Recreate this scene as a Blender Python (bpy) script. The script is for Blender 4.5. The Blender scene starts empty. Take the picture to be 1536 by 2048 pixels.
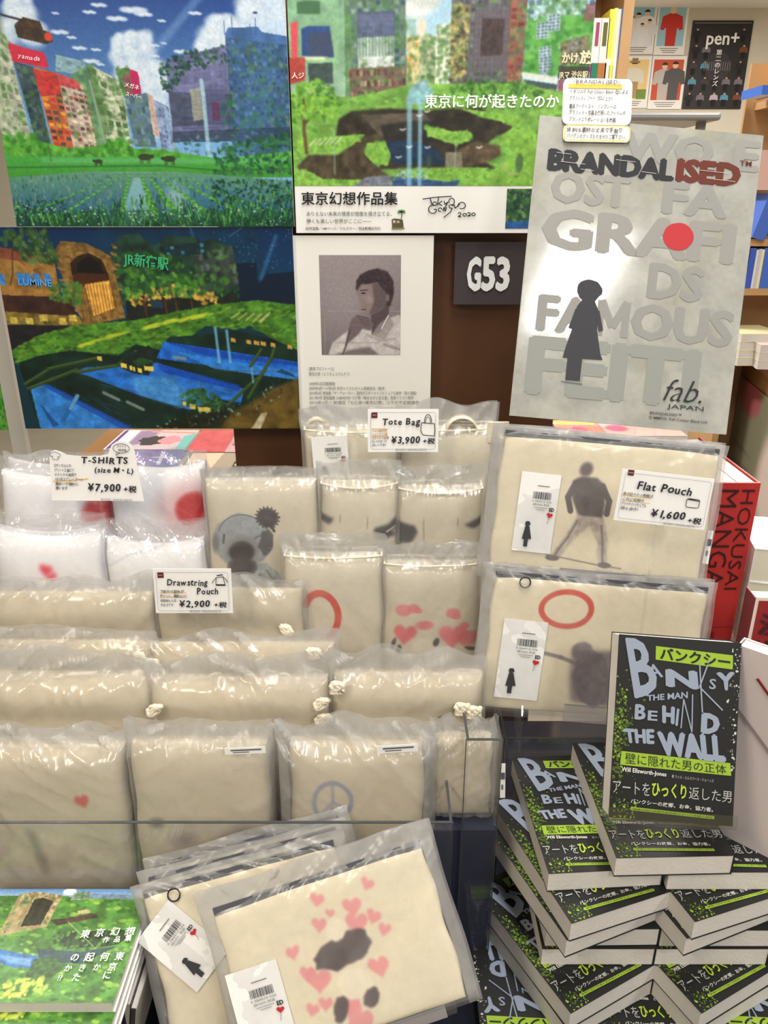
import bpy, math, random
import numpy as np
from mathutils import Matrix, Vector
S = bpy.context.scene
COL = S.collection
# ------------------------------------------------------------------ camera
F = 1550.0; CAM = Vector((0, 0, 1.55)); PITCH = math.radians(22)
cd = bpy.data.cameras.new('camera'); cam = bpy.data.objects.new('camera', cd); COL.objects.link(cam)
cd.sensor_fit = 'VERTICAL'; cd.sensor_height = 36; cd.lens = 36 * F / 2048; cd.clip_start = .02
cam.location = CAM; cam.rotation_euler = (math.pi / 2 - PITCH, 0, 0); S.camera = cam
# ------------------------------------------------------------------ world, lamps, exposure
w = bpy.data.worlds.new('shop'); S.world = w; w.use_nodes = True
w.node_tree.nodes['Background'].inputs[0].default_value = (1, .97, .93, 1)
w.node_tree.nodes['Background'].inputs[1].default_value = .33
S.view_settings.view_transform = 'Standard'; S.view_settings.look = 'None'; S.view_settings.gamma = 1
S.view_settings.use_curve_mapping = False; S.view_settings.exposure = 0.02
S.cycles.transparent_max_bounces = 32; S.cycles.max_bounces = 8
def area(loc, sx, sy, power, color, rot=(0, 0, 0)):
    l = bpy.data.lights.new('ceiling_lamp_light', 'AREA'); l.shape = 'RECTANGLE'; l.size = sx; l.size_y = sy; l.energy = power; l.color = color
    o = bpy.data.objects.new('ceiling_lamp_light', l); COL.objects.link(o); o.location = loc; o.rotation_euler = rot; return o
LAMPS = [(-1.2, -.6, 30, (1, .86, .66)), (.9, -1.42, 26, (1, .97, .92)), (2.3, -.6, 26, (1, .96, .9)), (-1.3, 1.9, 24, (1, .93, .84)), (.2, .7, 20, (1, .97, .92)),
         (1.3, 2.0, 26, (1, .96, .9)), (0, 4.2, 80, (1, .96, .9)), (2.4, 4.2, 90, (1, .96, .9))]
for x, y, p, c in LAMPS: area((x, y, 2.76), .30, .9, p, c)
# ------------------------------------------------------------------ geometry of the view (for measuring the photograph)
ct, st = math.cos(PITCH), math.sin(PITCH)
def ray(px, py):
    u = (px - 768) / F; v = (1024 - py) / F
    return Vector((u, ct + st * v, -st + ct * v))
def at(px, py, Y):
    d = ray(px, py); return CAM + d * (Y / d.y)
def atz(px, py, z):
    d = ray(px, py); return CAM + d * ((z - CAM.z) / d.z)
def depth(p): return (p.y) * ct - (p.z - CAM.z) * st
def onplane(px, py, p0, n):
    d = ray(px, py); return CAM + d * ((p0 - CAM).dot(n) / d.dot(n))
def lin(c):
    c = np.asarray(c, dtype=float) / 255.0
    return np.where(c <= .04045, c / 12.92, ((c + .055) / 1.055) ** 2.4)
# ------------------------------------------------------------------ materials
MATS = {}
def mat(name, rgb, rough=.55, bump=0, bs=200, spec=.4, var=0, metal=0, wave=None, vcol=False):
    key = name
    if key in MATS: return MATS[key]
    m = bpy.data.materials.new(name); m.use_nodes = True; nt = m.node_tree; b = nt.nodes['Principled BSDF']
    b.inputs['Roughness'].default_value = rough; b.inputs['Specular IOR Level'].default_value = spec; b.inputs['Metallic'].default_value = metal
    tc = nt.nodes.new('ShaderNodeTexCoord')
    src = None
    if vcol:
        a = nt.nodes.new('ShaderNodeAttribute'); a.attribute_name = 'col'; src = a.outputs['Color']
    else:
        r = nt.nodes.new('ShaderNodeRGB'); r.outputs[0].default_value = (*lin(rgb), 1); src = r.outputs[0]
    if var:
        n = nt.nodes.new('ShaderNodeTexNoise'); n.inputs['Scale'].default_value = bs * .12; n.inputs['Detail'].default_value = 5
        nt.links.new(tc.outputs['Object'], n.inputs['Vector'])
        mr = nt.nodes.new('ShaderNodeMapRange'); mr.inputs['From Min'].default_value = .3; mr.inputs['From Max'].default_value = .7
        mr.inputs['To Min'].default_value = 1 - var; mr.inputs['To Max'].default_value = 1 + var
        nt.links.new(n.outputs['Fac'], mr.inputs['Value'])
        mx = nt.nodes.new('ShaderNodeVectorMath'); mx.operation = 'SCALE'
        nt.links.new(src, mx.inputs[0]); nt.links.new(mr.outputs[0], mx.inputs['Scale']); src = mx.outputs[0]
    nt.links.new(src, b.inputs['Base Color'])
    if bump:
        if wave:
            n = nt.nodes.new('ShaderNodeTexWave'); n.wave_type = 'BANDS'; n.bands_direction = wave; n.inputs['Scale'].default_value = bs
            n.inputs['Distortion'].default_value = 1.5; n.inputs['Detail'].default_value = 2
        else:
            n = nt.nodes.new('ShaderNodeTexNoise'); n.inputs['Scale'].default_value = bs; n.inputs['Detail'].default_value = 3
        nt.links.new(tc.outputs['Object'], n.inputs['Vector'])
        bp = nt.nodes.new('ShaderNodeBump'); bp.inputs['Strength'].default_value = bump; bp.inputs['Distance'].default_value = .001
        nt.links.new(n.outputs['Fac'], bp.inputs['Height']); nt.links.new(bp.outputs[0], b.inputs['Normal'])
    MATS[key] = m; return m
def film(name, tint, lo, hi, rough, gloss, scale=18):
    """thin polythene: partly see-through, milky and shiny, with crinkles"""
    if name in MATS: return MATS[name]
    m = bpy.data.materials.new(name); m.use_nodes = True; nt = m.node_tree; L = nt.links.new
    out = nt.nodes['Material Output']; nt.nodes.remove(nt.nodes['Principled BSDF'])
    tc = nt.nodes.new('ShaderNodeTexCoord'); n = nt.nodes.new('ShaderNodeTexNoise'); n.inputs['Scale'].default_value = scale; n.inputs['Detail'].default_value = 4
    n.inputs['Distortion'].default_value = 1.2
    L(tc.outputs['Object'], n.inputs['Vector'])
    mr = nt.nodes.new('ShaderNodeMapRange'); mr.inputs['From Min'].default_value = .3; mr.inputs['From Max'].default_value = .7
    mr.inputs['To Min'].default_value = lo; mr.inputs['To Max'].default_value = hi; L(n.outputs['Fac'], mr.inputs['Value'])
    n2 = nt.nodes.new('ShaderNodeTexNoise'); n2.noise_type = 'RIDGED_MULTIFRACTAL'; n2.inputs['Scale'].default_value = scale * .8; n2.inputs['Detail'].default_value = 3; n2.inputs['Distortion'].default_value = .8
    L(tc.outputs['Object'], n2.inputs['Vector'])
    bp = nt.nodes.new('ShaderNodeBump'); bp.inputs['Strength'].default_value = .0 if scale < 5 else .8; bp.inputs['Distance'].default_value = .003; L(n2.outputs['Fac'], bp.inputs['Height'])
    tr = nt.nodes.new('ShaderNodeBsdfTransparent'); df = nt.nodes.new('ShaderNodeBsdfDiffuse'); tl = nt.nodes.new('ShaderNodeBsdfTranslucent')
    df.inputs[0].default_value = (*lin(tint), 1); tl.inputs[0].default_value = (*lin(tint), 1)
    ml = nt.nodes.new('ShaderNodeMixShader'); ml.inputs[0].default_value = .5; L(df.outputs[0], ml.inputs[1]); L(tl.outputs[0], ml.inputs[2])
    mm = nt.nodes.new('ShaderNodeMixShader'); L(mr.outputs[0], mm.inputs[0]); L(tr.outputs[0], mm.inputs[1]); L(ml.outputs[0], mm.inputs[2])
    gl = nt.nodes.new('ShaderNodeBsdfGlossy'); gl.inputs['Roughness'].default_value = rough; L(bp.outputs[0], gl.inputs['Normal'])
    fr = nt.nodes.new('ShaderNodeLayerWeight'); fr.inputs['Blend'].default_value = .5; L(bp.outputs[0], fr.inputs['Normal'])
    pw_ = nt.nodes.new('ShaderNodeMath'); pw_.operation = 'POWER'; pw_.inputs[1].default_value = 4.5; L(fr.outputs['Facing'], pw_.inputs[0])
    mg = nt.nodes.new('ShaderNodeMath'); mg.operation = 'MULTIPLY_ADD'; mg.inputs[1].default_value = .5 * min(gloss, 1.6); mg.inputs[2].default_value = .04 * gloss; L(pw_.outputs[0], mg.inputs[0])
    mx = nt.nodes.new('ShaderNodeMixShader'); L(mg.outputs[0], mx.inputs[0]); L(mm.outputs[0], mx.inputs[1]); L(gl.outputs[0], mx.inputs[2])
    L(mx.outputs[0], out.inputs[0]); MATS[name] = m; return m
CLOTH = mat('printed_canvas', None, .9, .35, 900, .15, .03, vcol=True)
PRINT = mat('printed_gloss_paper', None, .38, 0, 60, .35, vcol=True)
MATTEP = mat('printed_paper', None, .7, 0, 60, .2, vcol=True)
BOARDP = mat('printed_laminate', None, .11, .03, 60, .75, vcol=True)
FROST = film('frosted_polythene', (226, 226, 226), .07, .24, .26, 1.2)
FROSTP = film('cloudy_polythene', (222, 221, 219), .12, .36, .24, 1.5, 13)
FROST2 = film('frosted_polythene_loose', (214, 214, 214), .34, .58, .3, 1.0)
CLEAR = film('clear_polythene', (240, 240, 244), .02, .12, .12, 2.6, 30)
CLEAR2 = film('clear_polythene_loose', (232, 232, 236), .14, .3, .14, 2.4, 30)
ACRYL = film('clear_acrylic', (200, 205, 210), .015, .03, .03, 1.0, 1)
ACRYLE = film('acrylic_edge', (150, 155, 160), .5, .65, .1, 1.0, 3)
CREAM = (213, 205, 186)
PAPER = mat('book_pages', (226, 221, 214), .75, .5, 300, .2, .03, wave='Z')
PAPERX = mat('book_pages_side', (214, 209, 204), .75, .5, 300, .2, .03, wave='Z')
BLACKC = mat('black_cover', (27, 28, 28), .5, 0, 200, .4)
LIP = film('milky_acrylic_lip', (205, 200, 204), .3, .42, .1, 1.2, 3)
WHITE = mat('white_card', (240, 240, 240), .5, 0, 100, .3)
WOOD = mat('dark_wood', (84, 52, 30), .5, .2, 30, .35, .22)
OAK = mat('light_oak', (190, 150, 105), .5, .1, 30, .35, .12)
ZIP = mat('grey_zip', (82, 84, 92), .6, .6, 700, .3, .1)
# ------------------------------------------------------------------ object helpers
def link(name, me, parent=None, mats=None):
    o = bpy.data.objects.new(name, me); COL.objects.link(o)
    if mats and me is not None and not me.materials:
        for m in (mats if isinstance(mats, (list, tuple)) else [mats]): me.materials.append(m)
    if parent: o.parent = parent
    return o
def tag(o, label, cat, group=None):
    o['label'] = label; o['category'] = cat
    if group: o['group'] = group
    return o
def thing(name, label, cat, M=None, group=None):
    o = bpy.data.objects.new(name, None); COL.objects.link(o); o.empty_display_size = .02
    if M is not None: o.matrix_world = M
    return tag(o, label, cat, group)
def copy_tree(o, parent=None):
    c = o.copy(); COL.objects.link(c)
    if parent: c.parent = parent
    for ch in list(o.children): copy_tree(ch, c)
    return c
def mesh(name, V, Fc, smooth=False, mi=None):
    me = bpy.data.meshes.new(name); me.from_pydata([tuple(v) for v in V], [], [tuple(f) for f in Fc])
    if smooth: me.polygons.foreach_set('use_smooth', [True] * len(me.polygons))
    if mi is not None: me.polygons.foreach_set('material_index', mi)
    me.update(); return me
def box_vf(x0, x1, y0, y1, z0, z1):
    V = [(x0, y0, z0), (x1, y0, z0), (x1, y1, z0), (x0, y1, z0), (x0, y0, z1), (x1, y0, z1), (x1, y1, z1), (x0, y1, z1)]
    return V, [(0, 3, 2, 1), (4, 5, 6, 7), (0, 1, 5, 4), (1, 2, 6, 5), (2, 3, 7, 6), (3, 0, 4, 7)]
def box(name, x0, x1, y0, y1, z0, z1, m, parent=None, bev=0):
    V, Fc = box_vf(x0, x1, y0, y1, z0, z1); o = link(name, mesh(name, V, Fc), parent, m)
    if bev:
        b = o.modifiers.new('b', 'BEVEL'); b.width = bev; b.segments = 2
    return o
def boxes(name, L, m, parent=None):
    V = []; Fc = []
    for b in L:
        v, f = box_vf(*b); k = len(V); V += v; Fc += [tuple(i + k for i in q) for q in f]
    return link(name, mesh(name, V, Fc), parent, m)
def tube(name, pts, r, m, parent=None, n=7, closed=False):
    P = [Vector(p) for p in pts]; V = []; Fc = []
    for i, p in enumerate(P):
        a = P[(i - 1) % len(P)] if (closed or i) else p; b = P[(i + 1) % len(P)] if (closed or i < len(P) - 1) else p
        t = (b - a).normalized(); u = t.cross(Vector((.3, .2, 1))).normalized(); v = t.cross(u)
        for k in range(n):
            an = 2 * math.pi * k / n; V.append(p + (u * math.cos(an) + v * math.sin(an)) * r)
    L = len(P)
    for i in range(L if closed else L - 1):
        for k in range(n):
            a = i * n + k; b = i * n + (k + 1) % n; c = ((i + 1) % L) * n + (k + 1) % n; d = ((i + 1) % L) * n + k
            Fc.append((a, b, c, d))
    if not closed: Fc += [tuple(range(n))[::-1], tuple((L - 1) * n + k for k in range(n))]
    return link(name, mesh(name, V, Fc, True), parent, m)
def frameM(p, lean=0, roll=0, yaw=0):
    r = math.radians
    return Matrix.Translation(p) @ Matrix.Rotation(r(yaw), 4, 'Z') @ Matrix.Rotation(-r(lean), 4, 'X') @ Matrix.Rotation(r(roll), 4, 'Y')
def slot(l, r, t, Y, zb, lean, ym=None, rear=0):
    """matrix, width, height of an upright thing standing at depth Y on height zb, spanning l..r and reaching up to t in the photo"""
    a = math.radians(lean); n = Vector((0, -math.cos(a), math.sin(a))); p0 = Vector((0, Y, zb)); cx = (l + r) / 2
    p = onplane(cx, t, p0, n); H = (p.y - Y) * math.sin(a) + (p.z - zb) * math.cos(a)
    q = onplane(cx, ym or (t + 50), p0, n); dq = depth(q)
    return frameM(Vector((q.x, Y, zb)), lean), (r - l) / F * dq, H
def slotc(cx, cy, Y, lean, roll, yaw=0):
    p = at(cx, cy, Y); return frameM(p, lean, roll, yaw), depth(p) / F
# ------------------------------------------------------------------ noise and the painter
def vnoise(h, w_, sx, sy, seed, octs=4):
    out = np.zeros((h, w_)); amp = 1; tot = 0; rs = np.random.RandomState(seed)
    for o in range(octs):
        gx, gy = max(2, int(w_ / sx) + 3), max(2, int(h / sy) + 3); g = rs.rand(gy, gx)
        xs = np.linspace(0, gx - 1.001, w_); ys = np.linspace(0, gy - 1.001, h)
        xi = xs.astype(int); yi = ys.astype(int); xf = xs - xi; yf = ys - yi; xf = xf * xf * (3 - 2 * xf); yf = yf * yf * (3 - 2 * yf)
        A = g[np.ix_(yi, xi)]; B = g[np.ix_(yi, np.minimum(xi + 1, gx - 1))]; C = g[np.ix_(np.minimum(yi + 1, gy - 1), xi)]; D = g[np.ix_(np.minimum(yi + 1, gy - 1), np.minimum(xi + 1, gx - 1))]
        out += amp * ((A * (1 - xf) + B * xf) * (1 - yf)[:, None] + (C * (1 - xf) + D * xf) * yf[:, None]); tot += amp; amp *= .5; sx /= 2; sy /= 2
        if sx < 1 or sy < 1: break
    return out / tot
class Cv:
    """a sheet of colours in photo pixel coordinates, later carried by a fine grid as a colour attribute (flat print)"""
    def __init__(s, x0, y0, x1, y1, res, bg=(255, 255, 255)):
        s.x0, s.y0, s.x1, s.y1, s.res = x0, y0, x1, y1, res; s.w = max(2, int((x1 - x0) * res)); s.h = max(2, int((y1 - y0) * res))
        s.a = np.zeros((s.h, s.w, 3)) + np.array(bg, float)
        s.X, s.Y = np.meshgrid(x0 + (np.arange(s.w) + .5) / s.res, y0 + (np.arange(s.h) + .5) / s.res)
        s.rs = np.random.RandomState(7)
    def win(s, ax, ay, bx, by):
        i0 = max(0, int((ax - s.x0) * s.res) - 1); i1 = min(s.w, int((bx - s.x0) * s.res) + 2); j0 = max(0, int((ay - s.y0) * s.res) - 1); j1 = min(s.h, int((by - s.y0) * s.res) + 2)
        return (slice(j0, j1), slice(i0, i1)) if i1 > i0 and j1 > j0 else None
    def mix(s, W, m, c, al=1.):
        m = (np.clip(m, 0, 1) * al)[..., None]; s.a[W] = s.a[W] * (1 - m) + np.array(c, float) * m
    def pmask(s, W, pts):
        X, Y = s.X[W], s.Y[W]; m = np.zeros(X.shape, bool); n = len(pts)
        for i in range(n):
            (ax, ay), (bx, by) = pts[i], pts[(i + 1) % n]
            if ay == by: continue
            c = ((ay > Y) != (by > Y)) & (X < (bx - ax) * (Y - ay) / (by - ay) + ax); m ^= c
        return m
    def poly(s, pts, c, al=1., noise=0, vs=6, soft=0):
        xs = [p[0] for p in pts]; ys = [p[1] for p in pts]; e_ = soft * 2 + 4 / s.res if soft else 0; W = s.win(min(xs) - e_, min(ys) - e_, max(xs) + e_, max(ys) + e_)
        if W is None: return
        m = s.pmask(W, pts).astype(float)
        if soft:
            k = max(1, int(soft * s.res))
            for _ in range(2):
                m = sum(np.roll(m, d, 0) for d in range(-k, k + 1)) / (2 * k + 1); m = sum(np.roll(m, d, 1) for d in range(-k, k + 1)) / (2 * k + 1)
        c = np.array(c, float)
        if noise:
            nz = vnoise(m.shape[0], m.shape[1], vs, vs, s.rs.randint(9999), 3)[..., None]; c = c * (1 + noise * (nz - .5) * 2)
        mm = (m * al)[..., None]; s.a[W] = s.a[W] * (1 - mm) + c * mm
    def ell(s, cx, cy, rx, ry, c, al=1., soft=.15, rot=0):
        R = max(rx, ry) * (1 + soft) + 2; W = s.win(cx - R, cy - R, cx + R, cy + R)
        if W is None: return
        X = s.X[W] - cx; Y = s.Y[W] - cy; a = math.radians(rot); u = (X * math.cos(a) + Y * math.sin(a)) / rx; v = (-X * math.sin(a) + Y * math.cos(a)) / ry
        s.mix(W, (1 + soft - np.sqrt(u * u + v * v)) / max(soft * 2, .01), c, al)
    def line(s, pts, w_, c, al=1., soft=1.):
        for (ax, ay), (bx, by) in zip(pts[:-1], pts[1:]):
            W = s.win(min(ax, bx) - w_ - 2, min(ay, by) - w_ - 2, max(ax, bx) + w_ + 2, max(ay, by) + w_ + 2)
            if W is None: continue
            X = s.X[W]; Y = s.Y[W]; L = (bx - ax) ** 2 + (by - ay) ** 2 + 1e-9; t = np.clip(((X - ax) * (bx - ax) + (Y - ay) * (by - ay)) / L, 0, 1)
            d = np.hypot(X - ax - t * (bx - ax), Y - ay - t * (by - ay)); s.mix(W, (w_ / 2 + soft / 2 - d) / soft, c, al)
    def dabs(s, n, pts, cols, r0, r1, asp=.6, al=.85, rot=None, jit=14):
        xs = [p[0] for p in pts]; ys = [p[1] for p in pts]; k = 0; R = s.rs
        px = np.array([p[0] for p in pts]); N = len(pts)
        for _ in range(n * 3):
            x = R.uniform(min(xs), max(xs)); y = R.uniform(min(ys), max(ys)); ins = False
            for i in range(N):
                (ax, ay), (bx, by) = pts[i], pts[(i + 1) % N]
                if (ay > y) != (by > y) and x < (bx - ax) * (y - ay) / (by - ay) + ax: ins = not ins
            if not ins: continue
            c = np.array(cols[R.randint(len(cols))], float) + R.uniform(-jit, jit); r = R.uniform(r0, r1)
            s.ell(x, y, r, r * asp, np.clip(c, 0, 255), al, .35, R.uniform(0, 180) if rot is None else rot + R.uniform(-12, 12)); k += 1
            if k >= n: return
    def grad(s, pts, c0, c1, y0, y1, al=1.):
        xs = [p[0] for p in pts]; ys = [p[1] for p in pts]; W = s.win(min(xs), min(ys), max(xs), max(ys))
        m = s.pmask(W, pts)[..., None] * al; t = np.clip((s.Y[W] - y0) / (y1 - y0), 0, 1)[..., None]
        s.a[W] = s.a[W] * (1 - m) + (np.array(c0, float) * (1 - t) + np.array(c1, float) * t) * m
    def grid(s, pts, nx, ny, c, w_=.8, al=.6):
        """window grid on a four-cornered facade: tl, tr, br, bl"""
        tl, tr, br, bl = [np.array(p, float) for p in pts]
        for i in range(1, nx):
            t = i / nx; s.line([tuple(tl + (tr - tl) * t), tuple(bl + (br - bl) * t)], w_, c, al)
        for i in range(1, ny):
            t = i / ny; s.line([tuple(tl + (bl - tl) * t), tuple(tr + (br - tr) * t)], w_, c, al)
    def facade(s, pts, base, nx, ny, wins, frac=.6, sd=1, green=.0):
        s.poly(pts, base, 1, .25, 10); tl, tr, br, bl = [np.array(p, float) for p in pts[:4]]; R = np.random.RandomState(sd)
        def q(u, v): a = tl + (tr - tl) * u; b = bl + (br - bl) * u; return tuple(a + (b - a) * v)
        for i in range(nx):
            for j in range(ny):
                if R.rand() < frac:
                    u0 = (i + .15) / nx; u1 = (i + .85) / nx; v0 = (j + .2) / ny; v1 = (j + .78) / ny
                    s.poly([q(u0, v0), q(u1, v0), q(u1, v1), q(u0, v1)], np.clip(np.array(wins[R.randint(len(wins))]) + R.uniform(-15, 15), 0, 255), .85)
        if green: s.dabs(int(green), pts, [(80, 124, 66), (100, 142, 82), (64, 100, 60)], 2, 8, al=.55)
    def blur(s, k=.5):
        b = s.a.copy(); b[1:-1, 1:-1] = (s.a[:-2, 1:-1] + s.a[2:, 1:-1] + s.a[1:-1, :-2] + s.a[1:-1, 2:]) / 4; s.a = s.a * (1 - k) + b * k
    def mul(s, amt, sc, seed, octs=4):
        s.a *= (1 + amt * (vnoise(s.h, s.w, sc * s.res, sc * s.res, seed, octs)[..., None] - .5) * 2)
    def sheet(s, name, W, H, parent, m, y=-.0004, x0=None, z0=0):
        """flat grid W x H, bottom-centre at the origin"""
        nx, ny = s.w, s.h; xs = np.linspace(-W / 2, W / 2, nx); zs = np.linspace(H, 0, ny) + z0
        if x0 is not None: xs = xs + x0
        X, Z = np.meshgrid(xs, zs); V = np.stack([X, np.full_like(X, y), Z], -1).reshape(-1, 3)
        return s.carry(name, V, nx, ny, parent, m)
    def carry(s, name, V, nx, ny, parent, m, smooth=False, extra=None):
        me = bpy.data.meshes.new(name); i = np.arange((ny - 1) * (nx - 1)); r = i // (nx - 1); c = i % (nx - 1); a = r * nx + c
        Q = np.stack([a, a + nx, a + nx + 1, a + 1], -1)
        nv = len(V) ; me.vertices.add(nv); me.vertices.foreach_set('co', V.astype(np.float32).ravel())
        E_ = extra or []; nl = Q.size + sum(len(e) for e in E_); me.loops.add(nl); me.polygons.add(len(Q) + len(E_))
        lv = np.concatenate([Q.ravel()] + [np.array(e) for e in E_]).astype(np.int32); me.loops.foreach_set('vertex_index', lv)
        tot = np.array([4] * len(Q) + [len(e) for e in E_]); me.polygons.foreach_set('loop_start', np.concatenate([[0], np.cumsum(tot)[:-1]]).astype(np.int32))
        me.polygons.foreach_set('loop_total', tot.astype(np.int32)); me.update(calc_edges=True)
        ca = me.color_attributes.new('col', 'FLOAT_COLOR', 'POINT'); cc = np.ones((nv, 4)); cl = lin(np.clip(s.a, 0, 255)).reshape(-1, 3)
        cc[:len(cl), :3] = cl
        if nv > len(cl):
            # border copies carry the colour of the edge they continue
            cc[len(cl):, :3] = lin(CREAM) if extra is not None else cl[0]
        ca.data.foreach_set('color', cc.ravel())
        if smooth: me.polygons.foreach_set('use_smooth', [True] * len(me.polygons))
        return link(name, me, parent, m)
def heart_pts(cx, cy, s, rot=0, n=28):
    P = []
    for i in range(n):
        t = 2 * math.pi * i / n; x = 16 * math.sin(t) ** 3; y = -(13 * math.cos(t) - 5 * math.cos(2 * t) - 2 * math.cos(3 * t) - math.cos(4 * t))
        a = math.radians(rot); x, y = x / 17, y / 17; P.append((cx + s * (x * math.cos(a) - y * math.sin(a)), cy + s * (x * math.sin(a) + y * math.cos(a))))
    return P
def blob(cx, cy, rx, ry, n=26, j=.08, sd=0, rot=0):
    R = random.Random(sd); a0 = math.radians(rot); P = []
    for i in range(n):
        a = 2 * math.pi * i / n; k = 1 + R.uniform(-j, j); x, y = rx * k * math.cos(a), ry * k * math.sin(a); P.append((cx + x * math.cos(a0) - y * math.sin(a0), cy + x * math.sin(a0) + y * math.cos(a0)))
    return P
# ------------------------------------------------------------------ lettering
GC = {}
def glyphs(s, bold=0., res=2):
    k = (s, bold, res)
    if k in GC: return GC[k]
    if bold > .013:
        v, f = glyphs(s, .012, res); d = bold - .012; Vs = []; Fs = []
        for i, (dx, dy) in enumerate(((0, 0), (-d, 0), (d, 0), (0, d * .7), (0, -d * .7)) if d > .012 else ((-d, 0), (d, 0))):
            q = v.copy(); q[:, 0] += dx; q[:, 1] += dy; q[:, 2] = i; Fs += [tuple(j + len(v) * i for j in t) for t in f]; Vs.append(q)
        r = (np.concatenate(Vs), Fs); r[0][:, 0] -= r[0][:, 0].min() - v[:, 0].min(); GC[k] = r; return r
    c = bpy.data.curves.new('t', 'FONT'); c.body = s; c.resolution_u = res; c.offset = bold; c.fill_mode = 'FRONT'
    o = bpy.data.objects.new('t', c); COL.objects.link(o); dg = bpy.context.evaluated_depsgraph_get(); me = bpy.data.meshes.new_from_object(o.evaluated_get(dg))
    v = np.zeros(len(me.vertices) * 3); me.vertices.foreach_get('co', v); v = v.reshape(-1, 3).copy(); v[:, 2] = 0; f = [tuple(p.vertices) for p in me.polygons]
    bpy.data.objects.remove(o); bpy.data.curves.remove(c); bpy.data.meshes.remove(me); GC[k] = (v, f); return v, f
class Dec:
    """flat print: polygons and letters of flat colours on one sheet, authored in photo pixels"""
    def __init__(s, x0, y0, x1, y1, W, H):
        s.x0, s.y0, s.sx, s.sy, s.W, s.H = x0, y0, W / (x1 - x0), H / (y1 - y0), W, H
        s.V = []; s.F = []; s.M = []; s.mats = []; s.k = 0
    def m(s, c, rough=.6):
        n = 'ink_%d_%d_%d' % tuple(int(q) for q in c); mm = mat(n, c, rough, spec=.25)
        if mm not in s.mats: s.mats.append(mm)
        return s.mats.index(mm)
    def add(s, P, Fc, c, layer=None):
        k = len(s.V); y = -.00012 * (1 + .4 * s.k if layer is None else layer); mi = s.m(c)
        for q in P: s.V.append(((q[0] - s.x0) * s.sx - s.W / 2, y - (.00003 * q[2] if len(q) > 2 else 0), s.H - (q[1] - s.y0) * s.sy))
        for f in Fc: s.F.append(tuple(i + k for i in f)); s.M.append(mi)
    def poly(s, P, c, layer=None): s.add(P, [tuple(range(len(P)))[::-1]], c, layer); s.k += layer is None
    def rect(s, x0, y0, x1, y1, c, layer=None): s.poly([(x0, y0), (x1, y0), (x1, y1), (x0, y1)], c, layer)
    def line(s, P, w_, c, layer=11):
        for (ax, ay), (bx, by) in zip(P[:-1], P[1:]):
            L = math.hypot(bx - ax, by - ay) + 1e-9; nx, ny = -(by - ay) / L * w_ / 2, (bx - ax) / L * w_ / 2
            s.add([(ax + nx, ay + ny), (bx + nx, by + ny), (bx - nx, by - ny), (ax - nx, ay - ny)], [(0, 1, 2, 3)], c, layer)
    def fit(s, t, x0, y0, x1, y1, c, bold=0., quad=None, layer=11, shear=0, flip=False):
        """letters t stretched into a box (or a four-cornered quad tl, tr, br, bl)"""
        v, f = glyphs(t, bold); L_ = v[:, 2:]; v = v[:, :2]; a = v.min(0); b = v.max(0); u = (v - a) / np.maximum(b - a, 1e-6)
        if quad:
            tl, tr, br, bl = [np.array(q, float) for q in quad]; U = u[:, :1]; T = 1 - u[:, 1:]
            P = (tl * (1 - U) + tr * U) * (1 - T) + (bl * (1 - U) + br * U) * T
        else: P = np.stack([x0 + (x1 - x0) * u[:, 0] + shear * u[:, 1], y1 - (y1 - y0) * u[:, 1]], -1)
        s.add([tuple(p) for p in np.hstack([P, L_])], f, c, layer)
    def text(s, t, x, y, size, c, bold=0., width=None, layer=11, hand=0, tilt=0, sd=1):
        """letters from baseline (x, y), size = em in px; hand > 0 jitters each letter like handwriting"""
        R = random.Random(sd + len(t)); v, f = glyphs(t, bold); W0 = v[:, 0].max() if len(v) else 1; sc = size; kx = (width / (W0 * sc)) if width else 1; ti = math.radians(tilt)
        if not hand:
            P = v * sc; P[:, 0] *= kx; s.add([(x + p[0] * math.cos(ti) + p[1] * math.sin(ti), y - p[1] * math.cos(ti) + p[0] * math.sin(ti), p[2] / sc) for p in P], f, c, layer); return
        cx = 0; adv = []
        for ch in t:
            if ch == ' ': adv.append((ch, cx, None, None)); cx += .3; continue
            g, gf = glyphs(ch, bold); adv.append((ch, cx, g, gf)); cx += (g[:, 0].max() + .07 if ord(ch) < 0x2000 else 1.0)
        kx = (width / (cx * sc)) if width else 1
        for ch, ox, g, gf in adv:
            if g is None: continue
            ro = R.uniform(-.1, .1) * hand; ss = sc * (1 + R.uniform(-.08, .08) * hand); dy = R.uniform(-.05, .05) * sc * hand; sh = .12
            P = [((x + (ox * sc + (p[0] + sh * p[1]) * ss * math.cos(ro) - p[1] * ss * math.sin(ro)) * kx), y - dy - (p[1] * math.cos(ro) + p[0] * math.sin(ro)) * ss, p[2]) for p in g]
            s.add([(x + (a - x) * math.cos(ti) - (b - y) * math.sin(ti), y + (b - y) * math.cos(ti) + (a - x) * math.sin(ti), l_) for a, b, l_ in P], gf, c, layer)
    def build(s, name, parent, y=-.0006): 
        V = [(a, b + y, c) for a, b, c in s.V]; me = mesh(name, V, s.F, False, s.M)
        for m in s.mats: me.materials.append(m)
        return link(name, me, parent)
def proj(p):
    d = Vector(p) - CAM; z = d.y * ct - d.z * st; v = (d.y * st + d.z * ct) / z; return 768 + F * d.x / z, 1024 - F * v
def struct(o): o['kind'] = 'structure'; return o
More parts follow.
